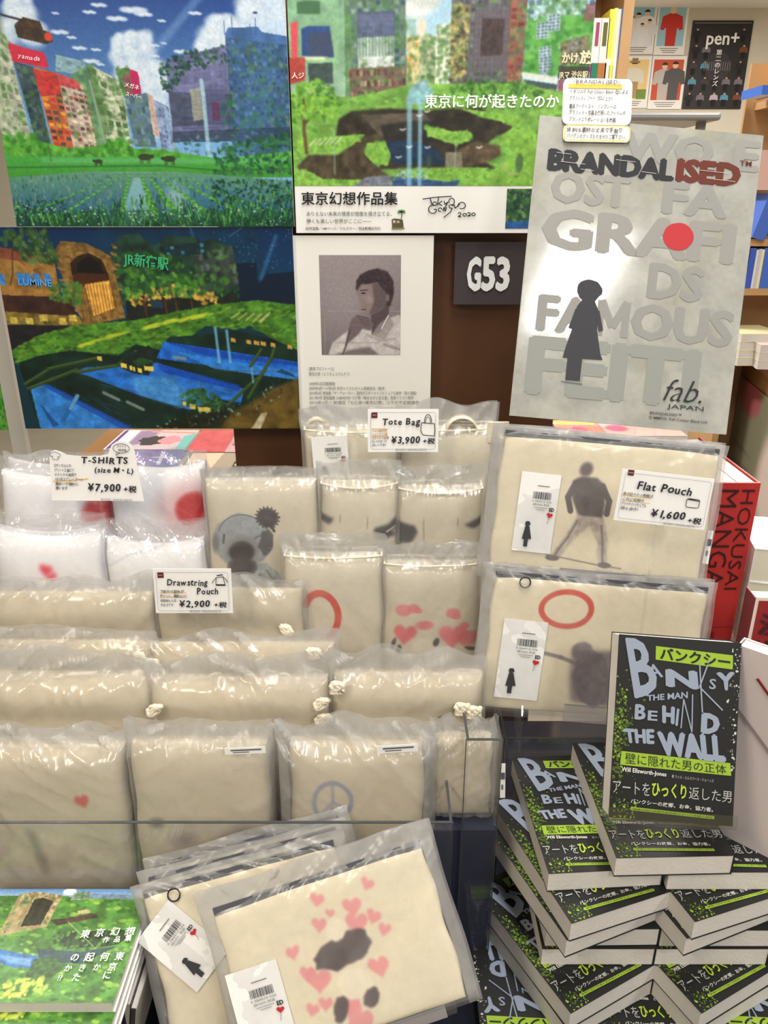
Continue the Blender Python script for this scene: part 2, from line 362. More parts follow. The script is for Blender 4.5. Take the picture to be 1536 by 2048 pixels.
# ------------------------------------------------------------------ the room
FL = mat('grey_vinyl_floor', (158, 150, 134), .45, .05, 40, .3, .06)
WALLM = mat('cream_wall_paint', (206, 200, 184), .85, .05, 60, .2, .02)
CEIL = mat('white_ceiling', (232, 230, 224), .9, .05, 60, .2)
struct(box('floor', -6, 5, -3, 6.4, -.1, 0, FL)); struct(box('wall_back', -6, 5, 6.4, 6.5, 0, 2.9, WALLM)); struct(box('ceiling', -6, 5, -3, 6.5, 2.8, 2.9, CEIL))
struct(box('wall_left', -6.1, -6, -3, 6.5, 0, 2.9, WALLM)); struct(box('wall_right', 5, 5.1, -3, 6.5, 0, 2.9, WALLM))
TILEJ = mat('floor_joint', (120, 113, 100), .7)
LAMPM = bpy.data.materials.new('lamp_diffuser'); LAMPM.use_nodes = True
b_ = LAMPM.node_tree.nodes['Principled BSDF']; b_.inputs['Emission Color'].default_value = (1, .97, .93, 1); b_.inputs['Emission Strength'].default_value = 5
for i, (x, y, p, c) in enumerate(LAMPS):
    t = thing('ceiling_lamp', 'white recessed ceiling lamp panel', 'lamp', Matrix.Translation((x, y, 2.8)), 'ceiling lamps of the shop')
    boxes('lamp_frame', [(-.19, -.15, -.49, .49, -.02, 0), (.15, .19, -.49, .49, -.02, 0), (-.15, .15, -.49, -.45, -.02, 0), (-.15, .15, .45, .49, -.02, 0)], WHITE, t)
    box('diffuser', -.15, .15, -.45, .45, -.012, -.004, LAMPM, t)
# brown end panel the posters hang on: end of a tall shelf unit
YW = 1.27
pl = at(470, 900, YW).x; XR = at(1172, 60, YW).x; unit = thing('shelf_unit', 'dark brown wooden end panel of a tall shelf, behind the art posters', 'shelf', Matrix.Translation((0, YW, 0)))
box('end_panel', pl, XR, .0, .03, 0, 2.35, WOOD, unit, .001)
box('base_plinth', pl - .004, XR + .004, -.005, .05, 0, .1, WOOD, unit)
boxes('side_shelf', [(pl + .01, XR - .01, .03, .3, z, z + .02) for z in (.3, .7)], WOOD, unit)
# ------------------------------------------------------------------ display table
NAVY = mat('black_cloth', (22, 24, 38), .8, .3, 500, .2, .1)
t = thing('display_table', 'display table under a black cloth carrying all the goods', 'table', Matrix.Translation((0, .8, 0)))
box('table_top', -.9, .95, -.42, .38, .62, .66, NAVY, t, .004)
box('cloth_skirt', -.895, .945, -.415, .375, .06, .62, NAVY, t)
for sx in (-.8, .85):
    for sy in (-.35, .3): box('leg', sx - .02, sx + .02, sy - .02, sy + .02, 0, .06, WOOD, t)
# stepped risers under the bags
RIS = mat('taupe_riser_board', (150, 138, 122), .7, .1, 100, .2)
STEPS = {'O': (.655, .73, .784, -.52, .045), 'N': (.73, .80, .80, -.54, .135), 'M': (.80, .85, .81, -.56, -.05), 'L': (.85, .895, .85, -.58, -.11), 'C': (.90, 1.02, .90, -.60, -.26), 'A': (1.02, 1.10, .96, -.62, -.26)}
STEPT = {'J': (.897, .96, .89, -.145, .14), 'E': (.961, 1.02, .955, -.255, .15), 'F': (1.021, 1.12, 1.0, -.14, .18)}
for ST, nm, lb in ((STEPS, 'pouch_riser', 'taupe stepped riser under the drawstring pouches and white shirts'), (STEPT, 'tote_riser', 'taupe stepped riser under the canvas tote bags')):
    t = thing(nm, lb, 'display stand', Matrix.Translation((0, .8, .66)))
    for k, (y0, y1, z, xa, xb) in ST.items(): box('step', xa, xb, y0 - .8, y1 - .8, 0, z - .66, RIS, t)
# ------------------------------------------------------------------ far background
t = thing('bookcase', 'light oak bookcase with a row of bright spines beside the back wall posters', 'bookcase', Matrix.Translation((0, 2.6, 0)))
X0, X1 = at(1100, 100, 2.6).x, at(1258, 80, 2.6).x; zs1 = at(1200, 160, 2.6).z
boxes('side_panel', [(X0 - .02, X0, 0, .26, 0, 2.5), (X1 - .03, X1, -.02, .26, 0, 2.5)], OAK, t); box('back_panel', X0, X1 - .03, .25, .26, 0, 2.5, OAK, t)
for z in (zs1, zs1 - .36, zs1 - .72, zs1 + .33, zs1 + .60): box('shelf_board', X0, X1 - .03, 0, .25, z - .025, z, OAK, t)
def fbook(px0, px1, ptop, Y, zb, col, label, cat='book', grp=None, d=.15, band=None, bandc=None, strip=None, top=None):
    a = at(px0, ptop, Y); b = at(px1, ptop, Y); H = max(.03, a.z - zb); W = b.x - a.x
    o = thing('book', label, cat, Matrix.Translation(((a.x + b.x) / 2, Y, zb)), grp)
    c = mat('spine_%d_%d_%d' % tuple(col), col, .5)
    V, Fc = box_vf(-W / 2, W / 2, 0, .003, 0, H); v2, f2 = box_vf(-W / 2, -W / 2 + .0012, .003, d, 0, H); v3, f3 = box_vf(W / 2 - .0012, W / 2, .003, d, 0, H)
    V2 = V + v2 + v3; F2 = Fc + [tuple(i + 8 for i in q) for q in f2] + [tuple(i + 16 for i in q) for q in f3]; link('cover', mesh('cover', V2, F2), o, c)
    box('page_block', -W / 2 + .0015, W / 2 - .0015, .0035, d - .004, .003, H - .003, PAPER, o)
    if band: box('paper_band', -W / 2 - .0006, W / 2 + .0006, -.001, d * .6, .0, H * band, mat('spine_%d_%d_%d' % tuple(bandc), bandc, .5), o)
    if strip: box('title_strip', -W * .25, W * .25, -.0012, .001, H * .55, H * .93, mat('spine_%d_%d_%d' % tuple(strip), strip, .5), o)
    return o
for (a, b, tp, c, bd, bc, sp, lb) in [
    (1178, 1191, 36, (250, 246, 236), .27, (165, 60, 150), (190, 85, 60), 'white spine with magenta band and rust title strip, leftmost on the oak shelf'),
    (1191, 1204, 36, (250, 246, 236), .27, (40, 125, 95), (165, 70, 105), 'white spine with green band on the oak shelf'),
    (1205, 1221, 36, (250, 248, 232), .27, (180, 115, 60), (100, 100, 50), 'white spine with brown band and olive title strip on the oak shelf'),
    (1221, 1230, 18, (245, 228, 70), .3, (235, 235, 225), None, 'tall bright yellow spine on the oak shelf'),
    (1230, 1237, 16, (246, 240, 150), .2, (240, 225, 70), None, 'slim pale yellow spine with yellow foot on the oak shelf'),
    (1237, 1244, 18, (240, 232, 222), .3, (244, 240, 235), None, 'slim off-white spine between yellow and blue books on the oak shelf'),
    (1244, 1253, 16, (105, 165, 235), .3, (225, 200, 180), None, 'sky blue spine with beige foot, rightmost on the oak shelf')]:
    fbook(a, b, tp, 2.585, zs1, c, lb, 'book', 'books on the upper oak shelf', .16, bd, bc, sp)
zs2 = zs1 - .36
for (a, b, tp, c, lb) in [(1176, 1200, 136, (104, 102, 104), 'dark grey book on the lower oak shelf above a blue one'), (1200, 1212, 148, (240, 232, 232), 'short white book beside the dark grey one on the lower oak shelf'),
                          (1213, 1224, 138, (120, 66, 62), 'dark red book in the middle of the lower oak shelf'), (1226, 1243, 146, (246, 240, 238), 'wide white book on the right of the lower oak shelf')]:
    fbook(a, b, tp, 2.585, zs2, c, lb, 'book', 'books on the lower oak shelf', .16)
# posters on the back wall
YB = 6.39
def flatposter(px0, py0, px1, py1, Y, name, label, cat='poster', thick=.004, bg=(236, 234, 230), grp=None, m=None):
    a = at(px0, py0, Y); b = at(px1, py0, Y); c = at(px0, py1, Y); c2 = at(px1, py1, Y); W = (b.x - a.x + c2.x - c.x) / 2; H = a.z - c.z; X = (a.x + b.x + c.x + c2.x) / 4
    o = thing(name, label, cat, Matrix.Translation((X, Y, c.z)), grp); box('sheet', -W / 2, W / 2, 0, thick, 0, H, m or mat('sheet_%d_%d_%d' % bg, bg, .5), o)
    return o, Dec(px0, py0, px1, py1, W, H), W, H
SK = (232, 200, 160)
def figure(d, x, y, h, body, skin=SK, hair=(50, 40, 36), leg=None, wide=1.):
    leg = leg or body; w_ = h * .2 * wide
    d.poly([(x - w_ * .55, y - h * .5), (x + w_ * .55, y - h * .5), (x + w_ * .5, y), (x - w_ * .5, y)], leg)
    d.poly([(x - w_ * .35, y - h * .82), (x + w_ * .35, y - h * .82), (x + w_, y - h * .74), (x + w_ * 1.15, y - h * .42), (x + w_ * .75, y - h * .4), (x + w_ * .7, y - h * .45), (x - w_ * .7, y - h * .45), (x - w_ * .75, y - h * .4), (x - w_ * 1.15, y - h * .42), (x - w_, y - h * .74)], body)
    d.poly(blob(x, y - h * .9, h * .075, h * .09, 14, 0), skin); d.poly([(x + h * .078 * math.cos(a), y - h * .92 - h * .075 * math.sin(a)) for a in [math.pi * i / 8 for i in range(9)]], hair)
FIG = [((1247, 2, 1311, 108), (150, 200, 220), [(1262, 92, 62, (225, 228, 235)), (1275, 90, 66, (230, 232, 240)), (1292, 90, 72, (238, 238, 242)), (1298, 92, 55, (228, 230, 236)), (1284, 93, 48, (235, 236, 240))], 'white poster of five figures in white coats on light blue'),
       ((1312, 4, 1374, 110), (155, 200, 215), [(1343, 92, 80, (200, 60, 50))], 'white poster of one red-clad figure on light blue'),
       ((1245, 112, 1299, 216), (235, 205, 140), [(1266, 196, 74, (226, 220, 206))], 'white poster of a pale-clad figure with a hat on yellow'),
       ((1300, 112, 1368, 218), (205, 88, 66), [(1326, 200, 76, (190, 186, 180)), (1347, 200, 78, (92, 90, 92))], 'white poster of two suited figures on brick red')]
for (q, bgc, figs, lb) in FIG:
    o, d, W, H = flatposter(*q, YB, 'poster', lb)
    x0, y0, x1, y1 = q; d.rect(x0 + 4, y0 + 7, x1 - 5, y1 - 18, bgc, 0)
    if 'hat' in lb: d.rect(x0 + 30, y0 + 66, x1 - 5, y1 - 18, (120, 150, 70), 1)
    for i, (fx, fy, fh, c) in enumerate(figs): figure(d, fx, fy, fh, c, hair=(230, 210, 130) if 'red-clad' in lb else (60, 48, 40), leg=(180, 150, 110) if 'hat' in lb else None, wide=1.25)
    if 'hat' in lb: d.rect(1256, 122, 1276, 126, (150, 125, 80)); d.rect(1260, 116, 1272, 123, (150, 125, 80))
    for k in range(3): d.rect(x0 + 12 + 3 * k, y1 - 14 + 4 * k, x1 - 13 - 3 * k, y1 - 12.5 + 4 * k, (130, 130, 130))
    d.build('print', o)
o, d, W, H = flatposter(1375, 41, 1494, 218, YB, 'poster', 'black magazine poster with many small seated figures on the cream back wall', bg=(34, 28, 30))
R = random.Random(3)
for r_ in range(5):
    for c_ in range(5):
        if r_ in (1, 2) and c_ in (2, 3) or (r_ == 0 and c_ in (1, 2, 3)): continue
        fx = 1388 + c_ * 23 + R.uniform(-3, 3); fy = 84 + r_ * 32
        figure(d, fx, fy, 29, R.choice([(120, 112, 120), (70, 62, 64), (190, 175, 185), (120, 70, 50), (40, 38, 44), (90, 150, 175)]), (205, 165, 135), (60, 50, 48), (30, 26, 28), 1.3)
d.poly(blob(1435, 132, 26, 30, 30, 0), (62, 58, 62), 9)
d.text('pen+', 1404, 88, 38, (245, 245, 245), .02, width=66, layer=50); d.rect(1378, 45, 1490, 47, (120, 115, 115))
for i, ch in enumerate('第二のレンズ'): d.text(ch, 1428, 108 + i * 12.5, 12, (235, 235, 235), .02, layer=50)
for i in range(12): d.rect(1408 + i * 4.6, 122, 1409.6 + i * 4.6, 140, (120, 116, 118))
d.build('print', o)
# grey trolley rail behind the board
YT = 2.25; a = at(1205, 232, YT); b = at(1444, 232, YT); RAIL = mat('grey_rail', (150, 148, 146), .4, metal=.3)
t = thing('book_trolley', 'grey metal trolley whose rounded top rail shows above the concrete-look board', 'trolley', Matrix.Translation((0, YT, 0)))
hh = (at(1300, 226, YT).z - at(1300, 243, YT).z)
box('top_rail', a.x, b.x, 0, .3, a.z - hh / 2, a.z + hh / 2, RAIL, t, hh * .35)
for x in (a.x + .03, b.x - .04): box('upright', x, x + .02, .05, .07, 0, a.z, RAIL, t)
# right far: bookcase with blue books, low display table
t = thing('bookcase', 'dark oak bookcase with blue books at the right edge', 'bookcase', Matrix.Translation((0, 3.6, 0)))
xa = at(1486, 500, 3.6).x; za = at(1500, 478, 3.6).z; zb_ = at(1500, 577, 3.6).z; zc = at(1500, 380, 3.6).z
box('side_panel', xa, xa + .03, 0, .3, 0, za + .0, OAK, t); box('back_panel', xa + .03, xa + .9, .28, .3, 0, 2.1, OAK, t)
for z in (za, zb_, zc): box('shelf_board', xa + .03 if z != zc else xa + .07, xa + .9, .0, .28, z - .03, z, OAK, t)
for i, (p0, p1, tp, z, c, lb) in enumerate([(1502, 1514, 496, zb_, (62, 92, 190), 'royal blue spine, leftmost on the lower shelf at right'), (1514, 1519, 500, zb_, (220, 222, 228), 'thin white spine on the lower shelf at right'),
        (1519, 1525, 498, zb_, (196, 200, 210), 'pale grey spine on the lower shelf at right'), (1525, 1531, 499, zb_, (232, 226, 180), 'cream spine on the lower shelf at right'), (1531, 1550, 496, zb_, (70, 110, 205), 'blue spine cut by the picture edge on the lower shelf at right')]):
    fbook(p0, p1, tp, 3.6, z, c, lb, 'book', 'books on the shelf at the right edge', .2)
for p0, p1, tp, z, c, lb, ro in [(1518, 1545, 388, za, (72, 108, 200), 'blue book leaning on the middle shelf at right', 14), (1526, 1560, 170, zc + .36, (60, 110, 205), 'tall blue book at the top right edge', 0), (1524, 1552, 300, zc, (215, 180, 170), 'cream and red illustrated book at the right edge', 0)]:
    o = fbook(p0, p1, tp, 3.58, z, c, lb, 'book', None, .2)
    if ro: o.matrix_world = o.matrix_world @ Matrix.Rotation(math.radians(ro), 4, 'Y')
box('shelf_board', xa + .07, xa + .9, .0, .28, zc + .33, zc + .36, OAK, t)
# low display table far right with stacks
zt = .86; p1 = atz(1482, 700, zt); p2 = atz(1536, 738, zt)
t = thing('display_table', 'wooden display table with framed photo panel at the right edge', 'table', Matrix.Translation((p1.x, p1.y, 0))); dx = p2.x - p1.x; dy = p2.y - p1.y
an = math.atan2(dy, dx); t.rotation_euler = (0, 0, an); L = math.hypot(dx, dy) + .9
box('table_top', 0, L, 0, .9, zt - .035, zt, mat('brown_wood', (138, 100, 62), .5, .2, 30, .3, .15), t, .004); box('cabinet_body', .0, L - .0, .02, .88, .0, zt - .036, mat('brown_wood', None), t)
pc = Cv(0, 0, 60, 60, 1, (150, 140, 128)); pc.poly([(0, 0), (26, 0), (20, 60), (0, 60)], (120, 118, 98), soft=1); pc.ell(38, 30, 14, 24, (214, 198, 192)); pc.ell(34, 24, 3, 2, (70, 60, 60)); pc.ell(45, 24, 3, 2, (70, 60, 60)); pc.line([(36, 44), (44, 44)], 2, (150, 90, 90)); pc.poly([(26, 0), (56, 0), (58, 22), (44, 10), (28, 18)], (196, 184, 190), soft=1); pc.poly([(2, 40), (18, 36), (16, 60), (2, 60)], (60, 50, 56), soft=1); pc.ell(10, 6, 8, 8, (150, 80, 84))
pn = pc.sheet('photo_panel', L - .08, .62, t, PRINT, .012, x0=L / 2, z0=.12)
CS = {}
def flatstack(cx, cy, z, n, W, D, th, cols, yaw, lb, grp, cat='book'):
    """n books lying on each other, front-left corner of the top one near pixel (cx, cy)"""
    p = atz(cx, cy, z + n * th)
    for i in range(n):
        c = cols[i % len(cols)]; o = thing('book', lb[i % len(lb)], cat, Matrix.Translation((p.x, p.y, z + i * th)) @ Matrix.Rotation(math.radians(yaw + (i * 37 % 5) - 2), 4, 'Z'), grp)
        box('page_block', .001, W - .002, .001, D - .002, .0015, th - .0015, PAPER, o); cm = mat('cover_%d_%d_%d' % tuple(c), c, .45)
        boxes('cover', [(0, W, 0, D, 0, .0013), (0, W, 0, D, th - .0014, th - .0001), (W - .0015, W, 0, D, .0013, th - .0014)], cm, o)
flatstack(1484, 668, zt, 4, .2, .26, .035, [(238, 232, 176), (240, 236, 190)], 2, ['pale yellow book, lowest of the stack on the far right table', 'pale yellow book, second up in the far right stack', 'pale yellow book, third up in the far right stack', 'pale yellow book, topmost of the far right stack'], 'yellow books far right')
flatstack(1522, 690, zt, 3, .16, .22, .035, [(228, 208, 205), (236, 220, 214)], -8, ['pinkish book, lowest in the stack cut by the right picture edge', 'pinkish book, middle of the stack cut by the right picture edge', 'pinkish book, top of the stack cut by the right picture edge'], 'pink books far right')
flatstack(1486, 615, zt, 2, .25, .2, .06, [(205, 196, 200), (180, 120, 118)], 8, ['pale book lying behind the yellow stack on the far right table', 'dusty red book lying behind the yellow stack on the far right table'], None)
# magazine table behind the shelf end
ZM = .98; MW = mat('brown_wood', None); yn = 1.62
t = thing('display_table', 'grey-brown table of face-up magazines behind the brown end panel', 'table', Matrix.Translation((0, yn, 0)))
x0m, x1m = at(205, 870, 2.05).x, at(1385, 860, 1.9).x
box('table_top', x0m, x1m, 0, .5, ZM - .06, ZM - .03, MW, t); boxes('leg', [(x, x + .04, y, y + .04, 0, ZM - .06) for x in (x0m + .02, x1m - .06) for y in (.02, .44)], MW, t)
def mag(px0, px1, py0, py1, label, painter, th=.028, z=ZM, skew=0):
    a = atz(px0, py1, z); b = atz(px1, py1, z); c = atz((px0 + px1) / 2, py0, z); W = b.x - a.x; D = c.y - a.y
    o = thing('magazine', label, 'magazine', Matrix.Translation(((a.x + b.x) / 2, a.y, z - th)), None); box('page_block', -W / 2, W / 2, 0, D, 0, th - .001, PAPER, o)
    cv = Cv(0, 0, 100, 60, .8, (200, 190, 190)); painter(cv); s = cv.sheet('cover', W, D, o, PRINT, 0); s.rotation_euler = (-math.pi / 2, 0, 0); s.location = (0, 0, th); return o
def pm1(c):
    c.a[:] = (205, 190, 196); c.poly([(0, 0), (22, 0), (22, 60), (0, 60)], (235, 232, 238)); c.line([(5, 4), (5, 56)], 5, (100, 70, 130)); c.poly([(24, 4), (50, 0), (46, 40), (24, 50)], (150, 130, 160), soft=1); c.poly(blob(50, 34, 16, 14, 20, .2, 1), (66, 62, 66)); c.poly(blob(72, 32, 14, 12, 20, .2, 2), (222, 150, 160)); c.poly([(86, 20), (100, 10), (100, 60), (88, 60)], (120, 190, 185)); c.line([(40, 6), (96, 10)], 4, (225, 150, 120))
def pm2(c):
    c.a[:] = (205, 90, 95); c.poly([(52, 0), (100, 0), (100, 60), (52, 60)], (205, 165, 165)); c.line([(60, 14), (96, 20)], 8, (228, 120, 100)); c.line([(60, 40), (98, 38)], 7, (150, 120, 125)); c.mul(.15, 12, 3)
def pm3(c):
    c.a[:] = (110, 85, 170); c.poly([(0, 0), (14, 0), (8, 60), (0, 60)], (190, 180, 130)); c.poly([(70, 0), (100, 0), (100, 60), (62, 60)], (82, 84, 160)); c.ell(38, 34, 9, 9, (180, 110, 190)); c.line([(68, 10), (74, 48)], 5, (200, 195, 225)); c.line([(60, 26), (84, 26)], 4, (200, 195, 225)); c.mul(.1, 12, 3)
def pm4(c):
    c.a[:] = (176, 160, 140); c.poly([(0, 0), (40, 0), (34, 60), (0, 60)], (238, 205, 180)); c.poly([(62, 4), (100, 4), (100, 60), (58, 60)], (60, 50, 52))
    for i in range(12): c.ell(64 + (i * 37 % 34), 10 + (i * 23 % 46), 5, 4, (236, 190, 160))
mag(206, 368, 860, 899, 'magazine with purple spine strip and dark figure, back left on the rear table', pm1); mag(370, 520, 860, 904, 'red-covered magazine on the rear table beside the brown panel', pm2)
mag(190, 352, 900, 935, 'purple magazine on the rear table just behind the shirt price card', pm3, z=ZM - .0); mag(354, 520, 906, 950, 'beige magazine with dark portraits on the rear table beside the brown panel', pm4)
def pm5(c): c.a[:] = (238, 160, 140); c.poly([(0, 0), (45, 0), (40, 60), (0, 60)], (60, 60, 120)); c.line([(40, 12), (90, 16)], 10, (250, 220, 110)); c.ell(70, 40, 10, 10, (235, 110, 150))
mag(1050, 1215, 840, 868, 'navy and yellow magazine under the lower edge of the concrete-look board', pm5); mag(1218, 1376, 842, 872, 'salmon magazine under the lower edge of the concrete-look board', lambda c: (c.a.__setitem__(slice(None), (244, 200, 190)), c.ell(20, 30, 14, 12, (235, 110, 150)), c.line([(40, 10), (98, 30)], 12, (236, 130, 110))))
# ------------------------------------------------------------------ art posters on the shelf end
def wallsheet(px0, py0, px1, py1, Y, name, label, cat, cv, thick=.003, m=PRINT, edge=(225, 225, 222), xr=None):
    """a hung sheet whose top-left / bottom-right lie near the given pixels; xr = (left, right) at the bottom edge"""
    a = at(px0, py0, Y); b = at(px1, py0, Y); c = at((xr or (px0, px1))[0], py1, Y); e = at((xr or (px0, px1))[1], py1, Y)
    W = (b.x - a.x + e.x - c.x) / 2; H = a.z - c.z; X = (a.x + b.x + c.x + e.x) / 4
    o = thing(name, label, cat, Matrix.Translation((X, Y, c.z))); box('backing_board', -W / 2, W / 2, 0, thick, 0, H, mat('edge_%d' % edge[0], edge, .6), o)
    if cv: cv.sheet('printed_sheet', W, H, o, m)
    return o, W, H
GR = [(60, 140, 40), (90, 170, 60), (45, 110, 40), (120, 190, 80)]; DG = [(15, 60, 40), (20, 75, 45), (35, 95, 45), (10, 45, 40)]
RES = .72
# --- poster 1: overgrown city street under a blue summer sky, flooded paddies in front
c = Cv(-14, -40, 577, 453, RES, (60, 100, 180)); allp = [(-14, -40), (577, -40), (577, 453), (-14, 453)]
c.grad(allp, (32, 68, 140), (120, 175, 225), -20, 270)
nz = vnoise(c.h, c.w, 60 * RES, 40 * RES, 5, 5)
def cloud(cx, cy, w_, h_, n, sd):
    R = random.Random(sd)
    for i in range(n):
        t = R.random(); x = cx + R.uniform(-.5, .5) * w_ * (1 - .55 * t); y = cy - t * h_; r = R.uniform(.16, .3) * w_ * (1 - .45 * t)
        c.ell(x, y + r * .25, r, r * .85, (175, 202, 232), .45, .6); c.ell(x - r * .08, y - r * .08, r * .86, r * .74, (226, 237, 247), .6, .5)
cloud(285, 190, 90, 130, 60, 2); cloud(60, 70, 80, 85, 36, 3); cloud(450, 90, 90, 60, 40, 4); cloud(530, 60, 110, 100, 50, 5); cloud(255, 120, 50, 70, 24, 6); cloud(310, 260, 80, 110, 30, 8)
for x, y, r in [(133, 55, 16), (155, 65, 9), (168, 85, 13), (200, 88, 9), (196, 18, 12), (248, 30, 18), (282, 14, 24), (300, 22, 16), (334, 34, 8), (400, 20, 12), (316, 80, 9), (334, 76, 6), (368, 92, 14), (314, 100, 9), (188, 110, 15), (205, 116, 8), (130, 20, 7), (216, 5, 14)]: 
    for k in range(4): c.ell(x + (k - 1.5) * r * .45, y + (k % 2) * 2, r * .45, r * .22, (215, 230, 245), .85, .4)
for k in range(5): c.poly([(430, -40), (450, -40), (330 - k * 8, 90 + k * 6), (318 - k * 8, 84 + k * 6)], (150, 190, 235), .08, soft=3)
c.facade([(120, 98), (175, 112), (180, 140), (115, 130)], (130, 165, 180), 6, 3, [(160, 185, 195), (110, 150, 160)], .8, 4)
# left block row
c.facade([(-14, 30), (28, 60), (50, 290), (-14, 300)], (170, 180, 160), 4, 14, [(120, 130, 125), (205, 210, 195), (90, 140, 80)], .7, 1, 60)
c.facade([(30, 75), (100, 100), (98, 125), (32, 110)], (205, 50, 75), 1, 1, [(205, 50, 75)], 1, 1); c.poly([(28, 78), (96, 94), (103, 122), (34, 112)], (200, 45, 72))
c.facade([(36, 112), (72, 122), (84, 280), (56, 280)], (55, 80, 85), 3, 10, [(40, 60, 70), (75, 100, 100)], .8, 3, 20)
c.facade([(72, 122), (118, 134), (132, 284), (90, 282)], (190, 100, 60), 3, 12, [(225, 160, 60), (110, 50, 50), (60, 60, 75), (200, 60, 60)], .85, 8, 12)
c.poly([(70, 125), (118, 138), (120, 175), (78, 180)], (190, 50, 55), .85, .3); c.facade([(118, 134), (172, 156), (185, 286), (130, 284)], (190, 175, 160), 5, 12, [(120, 100, 95), (225, 215, 190), (150, 60, 80), (70, 60, 60)], .85, 9, 25)
c.poly([(118, 134), (160, 150), (160, 166), (120, 158)], (200, 60, 70), .8); c.facade([(182, 116), (243, 150), (250, 280), (196, 280)], (190, 200, 175), 4, 8, [(90, 120, 90), (215, 215, 195), (60, 100, 60)], .8, 10, 120)
c.poly([(140, 140), (184, 116), (196, 130), (200, 280), (178, 280), (166, 160)], (90, 140, 75), .75, .5, 12); c.line([(180, 148), (196, 280)], 5, (150, 165, 140), .8)
c.facade([(234, 125), (262, 124), (265, 180), (244, 182)], (95, 150, 95), 2, 2, [(80, 135, 80)], .5, 4, 30); c.poly([(262, 126), (278, 132), (281, 184), (264, 178)], (190, 35, 90)); c.poly([(246, 138), (266, 132), (281, 160), (280, 184), (250, 178)], (175, 45, 95), .5)
c.facade([(246, 180), (292, 172), (300, 282), (256, 280)], (90, 120, 140), 5, 5, [(120, 150, 165), (70, 100, 120)], .85, 12, 15); c.facade([(292, 172), (304, 180), (310, 262), (296, 256)], (200, 175, 165), 1, 7, [(180, 160, 160)], .5, 13)
c.facade([(304, 186), (332, 200), (342, 290), (310, 284)], (130, 150, 190), 5, 9, [(160, 180, 210), (90, 110, 150)], .8, 14)
# big block on the right
c.poly([(455, 60), (462, 48), (520, 46), (528, 56), (577, 64), (577, 300), (455, 300)], (70, 110, 170), 1, .3, 30)
c.facade([(335, 110), (462, 78), (462, 270), (336, 270)], (110, 115, 160), 1, 16, [(85, 92, 130), (120, 125, 165)], .9, 15); c.facade([(456, 66), (577, 80), (577, 240), (458, 250)], (60, 95, 140), 14, 14, [(50, 80, 125), (80, 120, 160), (45, 90, 90)], .85, 16, 70)
for x in (455, 470, 505, 516): c.line([(x, 60), (x, 20 + x % 22)], 1.4, (60, 80, 130), .9)
c.line([(514, 20), (519, 20)], 4, (50, 60, 110)); c.poly([(334, 170), (462, 176), (460, 235), (336, 240)], (60, 70, 90), .7, .3, 8)
c.poly([(378, 166), (402, 160), (402, 225), (380, 228)], (160, 165, 150), .85, .1); c.poly([(402, 164), (448, 166), (446, 232), (403, 234)], (85, 90, 130), .8); c.poly([(420, 190), (434, 192), (434, 228), (420, 228)], (100, 45, 85), .7)
c.grid([(378, 120), (462, 110), (462, 240), (378, 240)], 8, 14, (60, 65, 95), .7, .4)
c.dabs(160, [(320, 120), (340, 100), (462, 80), (462, 110), (370, 130), (345, 170), (325, 170)], [(40, 80, 70), (60, 105, 80), (30, 60, 70)], 2, 6)
c.dabs(160, [(440, 190), (577, 150), (577, 320), (430, 320)], [(40, 100, 90), (50, 120, 80), (40, 80, 100)], 3, 9, al=.5)
c.poly([(335, 250), (577, 240), (577, 268), (335, 272)], (35, 50, 70), .65, .4, 12); c.dabs(90, [(340, 255), (577, 250), (577, 310), (340, 310)], [(60, 110, 120), (90, 140, 150), (40, 90, 70)], 2, 6, al=.7)
c.line([(402, 148), (404, 175), (406, 305)], 8, (170, 215, 232), .75, 3); c.line([(327, 205), (329, 300)], 5, (150, 195, 225), .6, 3); c.poly([(540, 0), (577, 20), (500, 330), (440, 330)], (110, 170, 225), .12, soft=6)
# trees, meadow, animals
c.poly([(-14, 290), (40, 262), (120, 286), (200, 276), (235, 262), (250, 284), (340, 292), (430, 306), (577, 290), (577, 345), (-14, 345)], (85, 170, 60), 1, .2, 20)
c.dabs(420, [(-14, 250), (50, 255), (80, 284), (180, 286), (225, 262), (250, 285), (345, 292), (345, 303), (-14, 303)], GR, 3, 9, .7, .55); c.grad([(-14, 300), (577, 304), (577, 345), (-14, 345)], (70, 165, 75), (60, 140, 50), 300, 340, .8)
c.poly([(60, 304), (577, 306), (577, 316), (60, 314)], (110, 190, 130), .5, soft=2); c.line([(-14, 324), (300, 320), (420, 330), (577, 326)], 3, (35, 100, 45), .8, 2)
c.dabs(260, [(400, 320), (420, 285), (470, 270), (577, 250), (577, 340), (420, 340)], [(35, 95, 55), (55, 125, 60), (30, 75, 60)], 2, 7)
for x, y, s_ in [(177, 311, 9), (274, 302, 14), (324, 306, 13)]:
    c.ell(x, y, s_, s_ * .5, (50, 62, 40)); c.ell(x + (s_ if x == 274 else -s_), y - 1, s_ * .35, s_ * .3, (50, 62, 40))
    for k in (-.7, -.4, .4, .7): c.line([(x + k * s_, y), (x + k * s_, y + s_ * .95)], 1.8, (50, 62, 40))
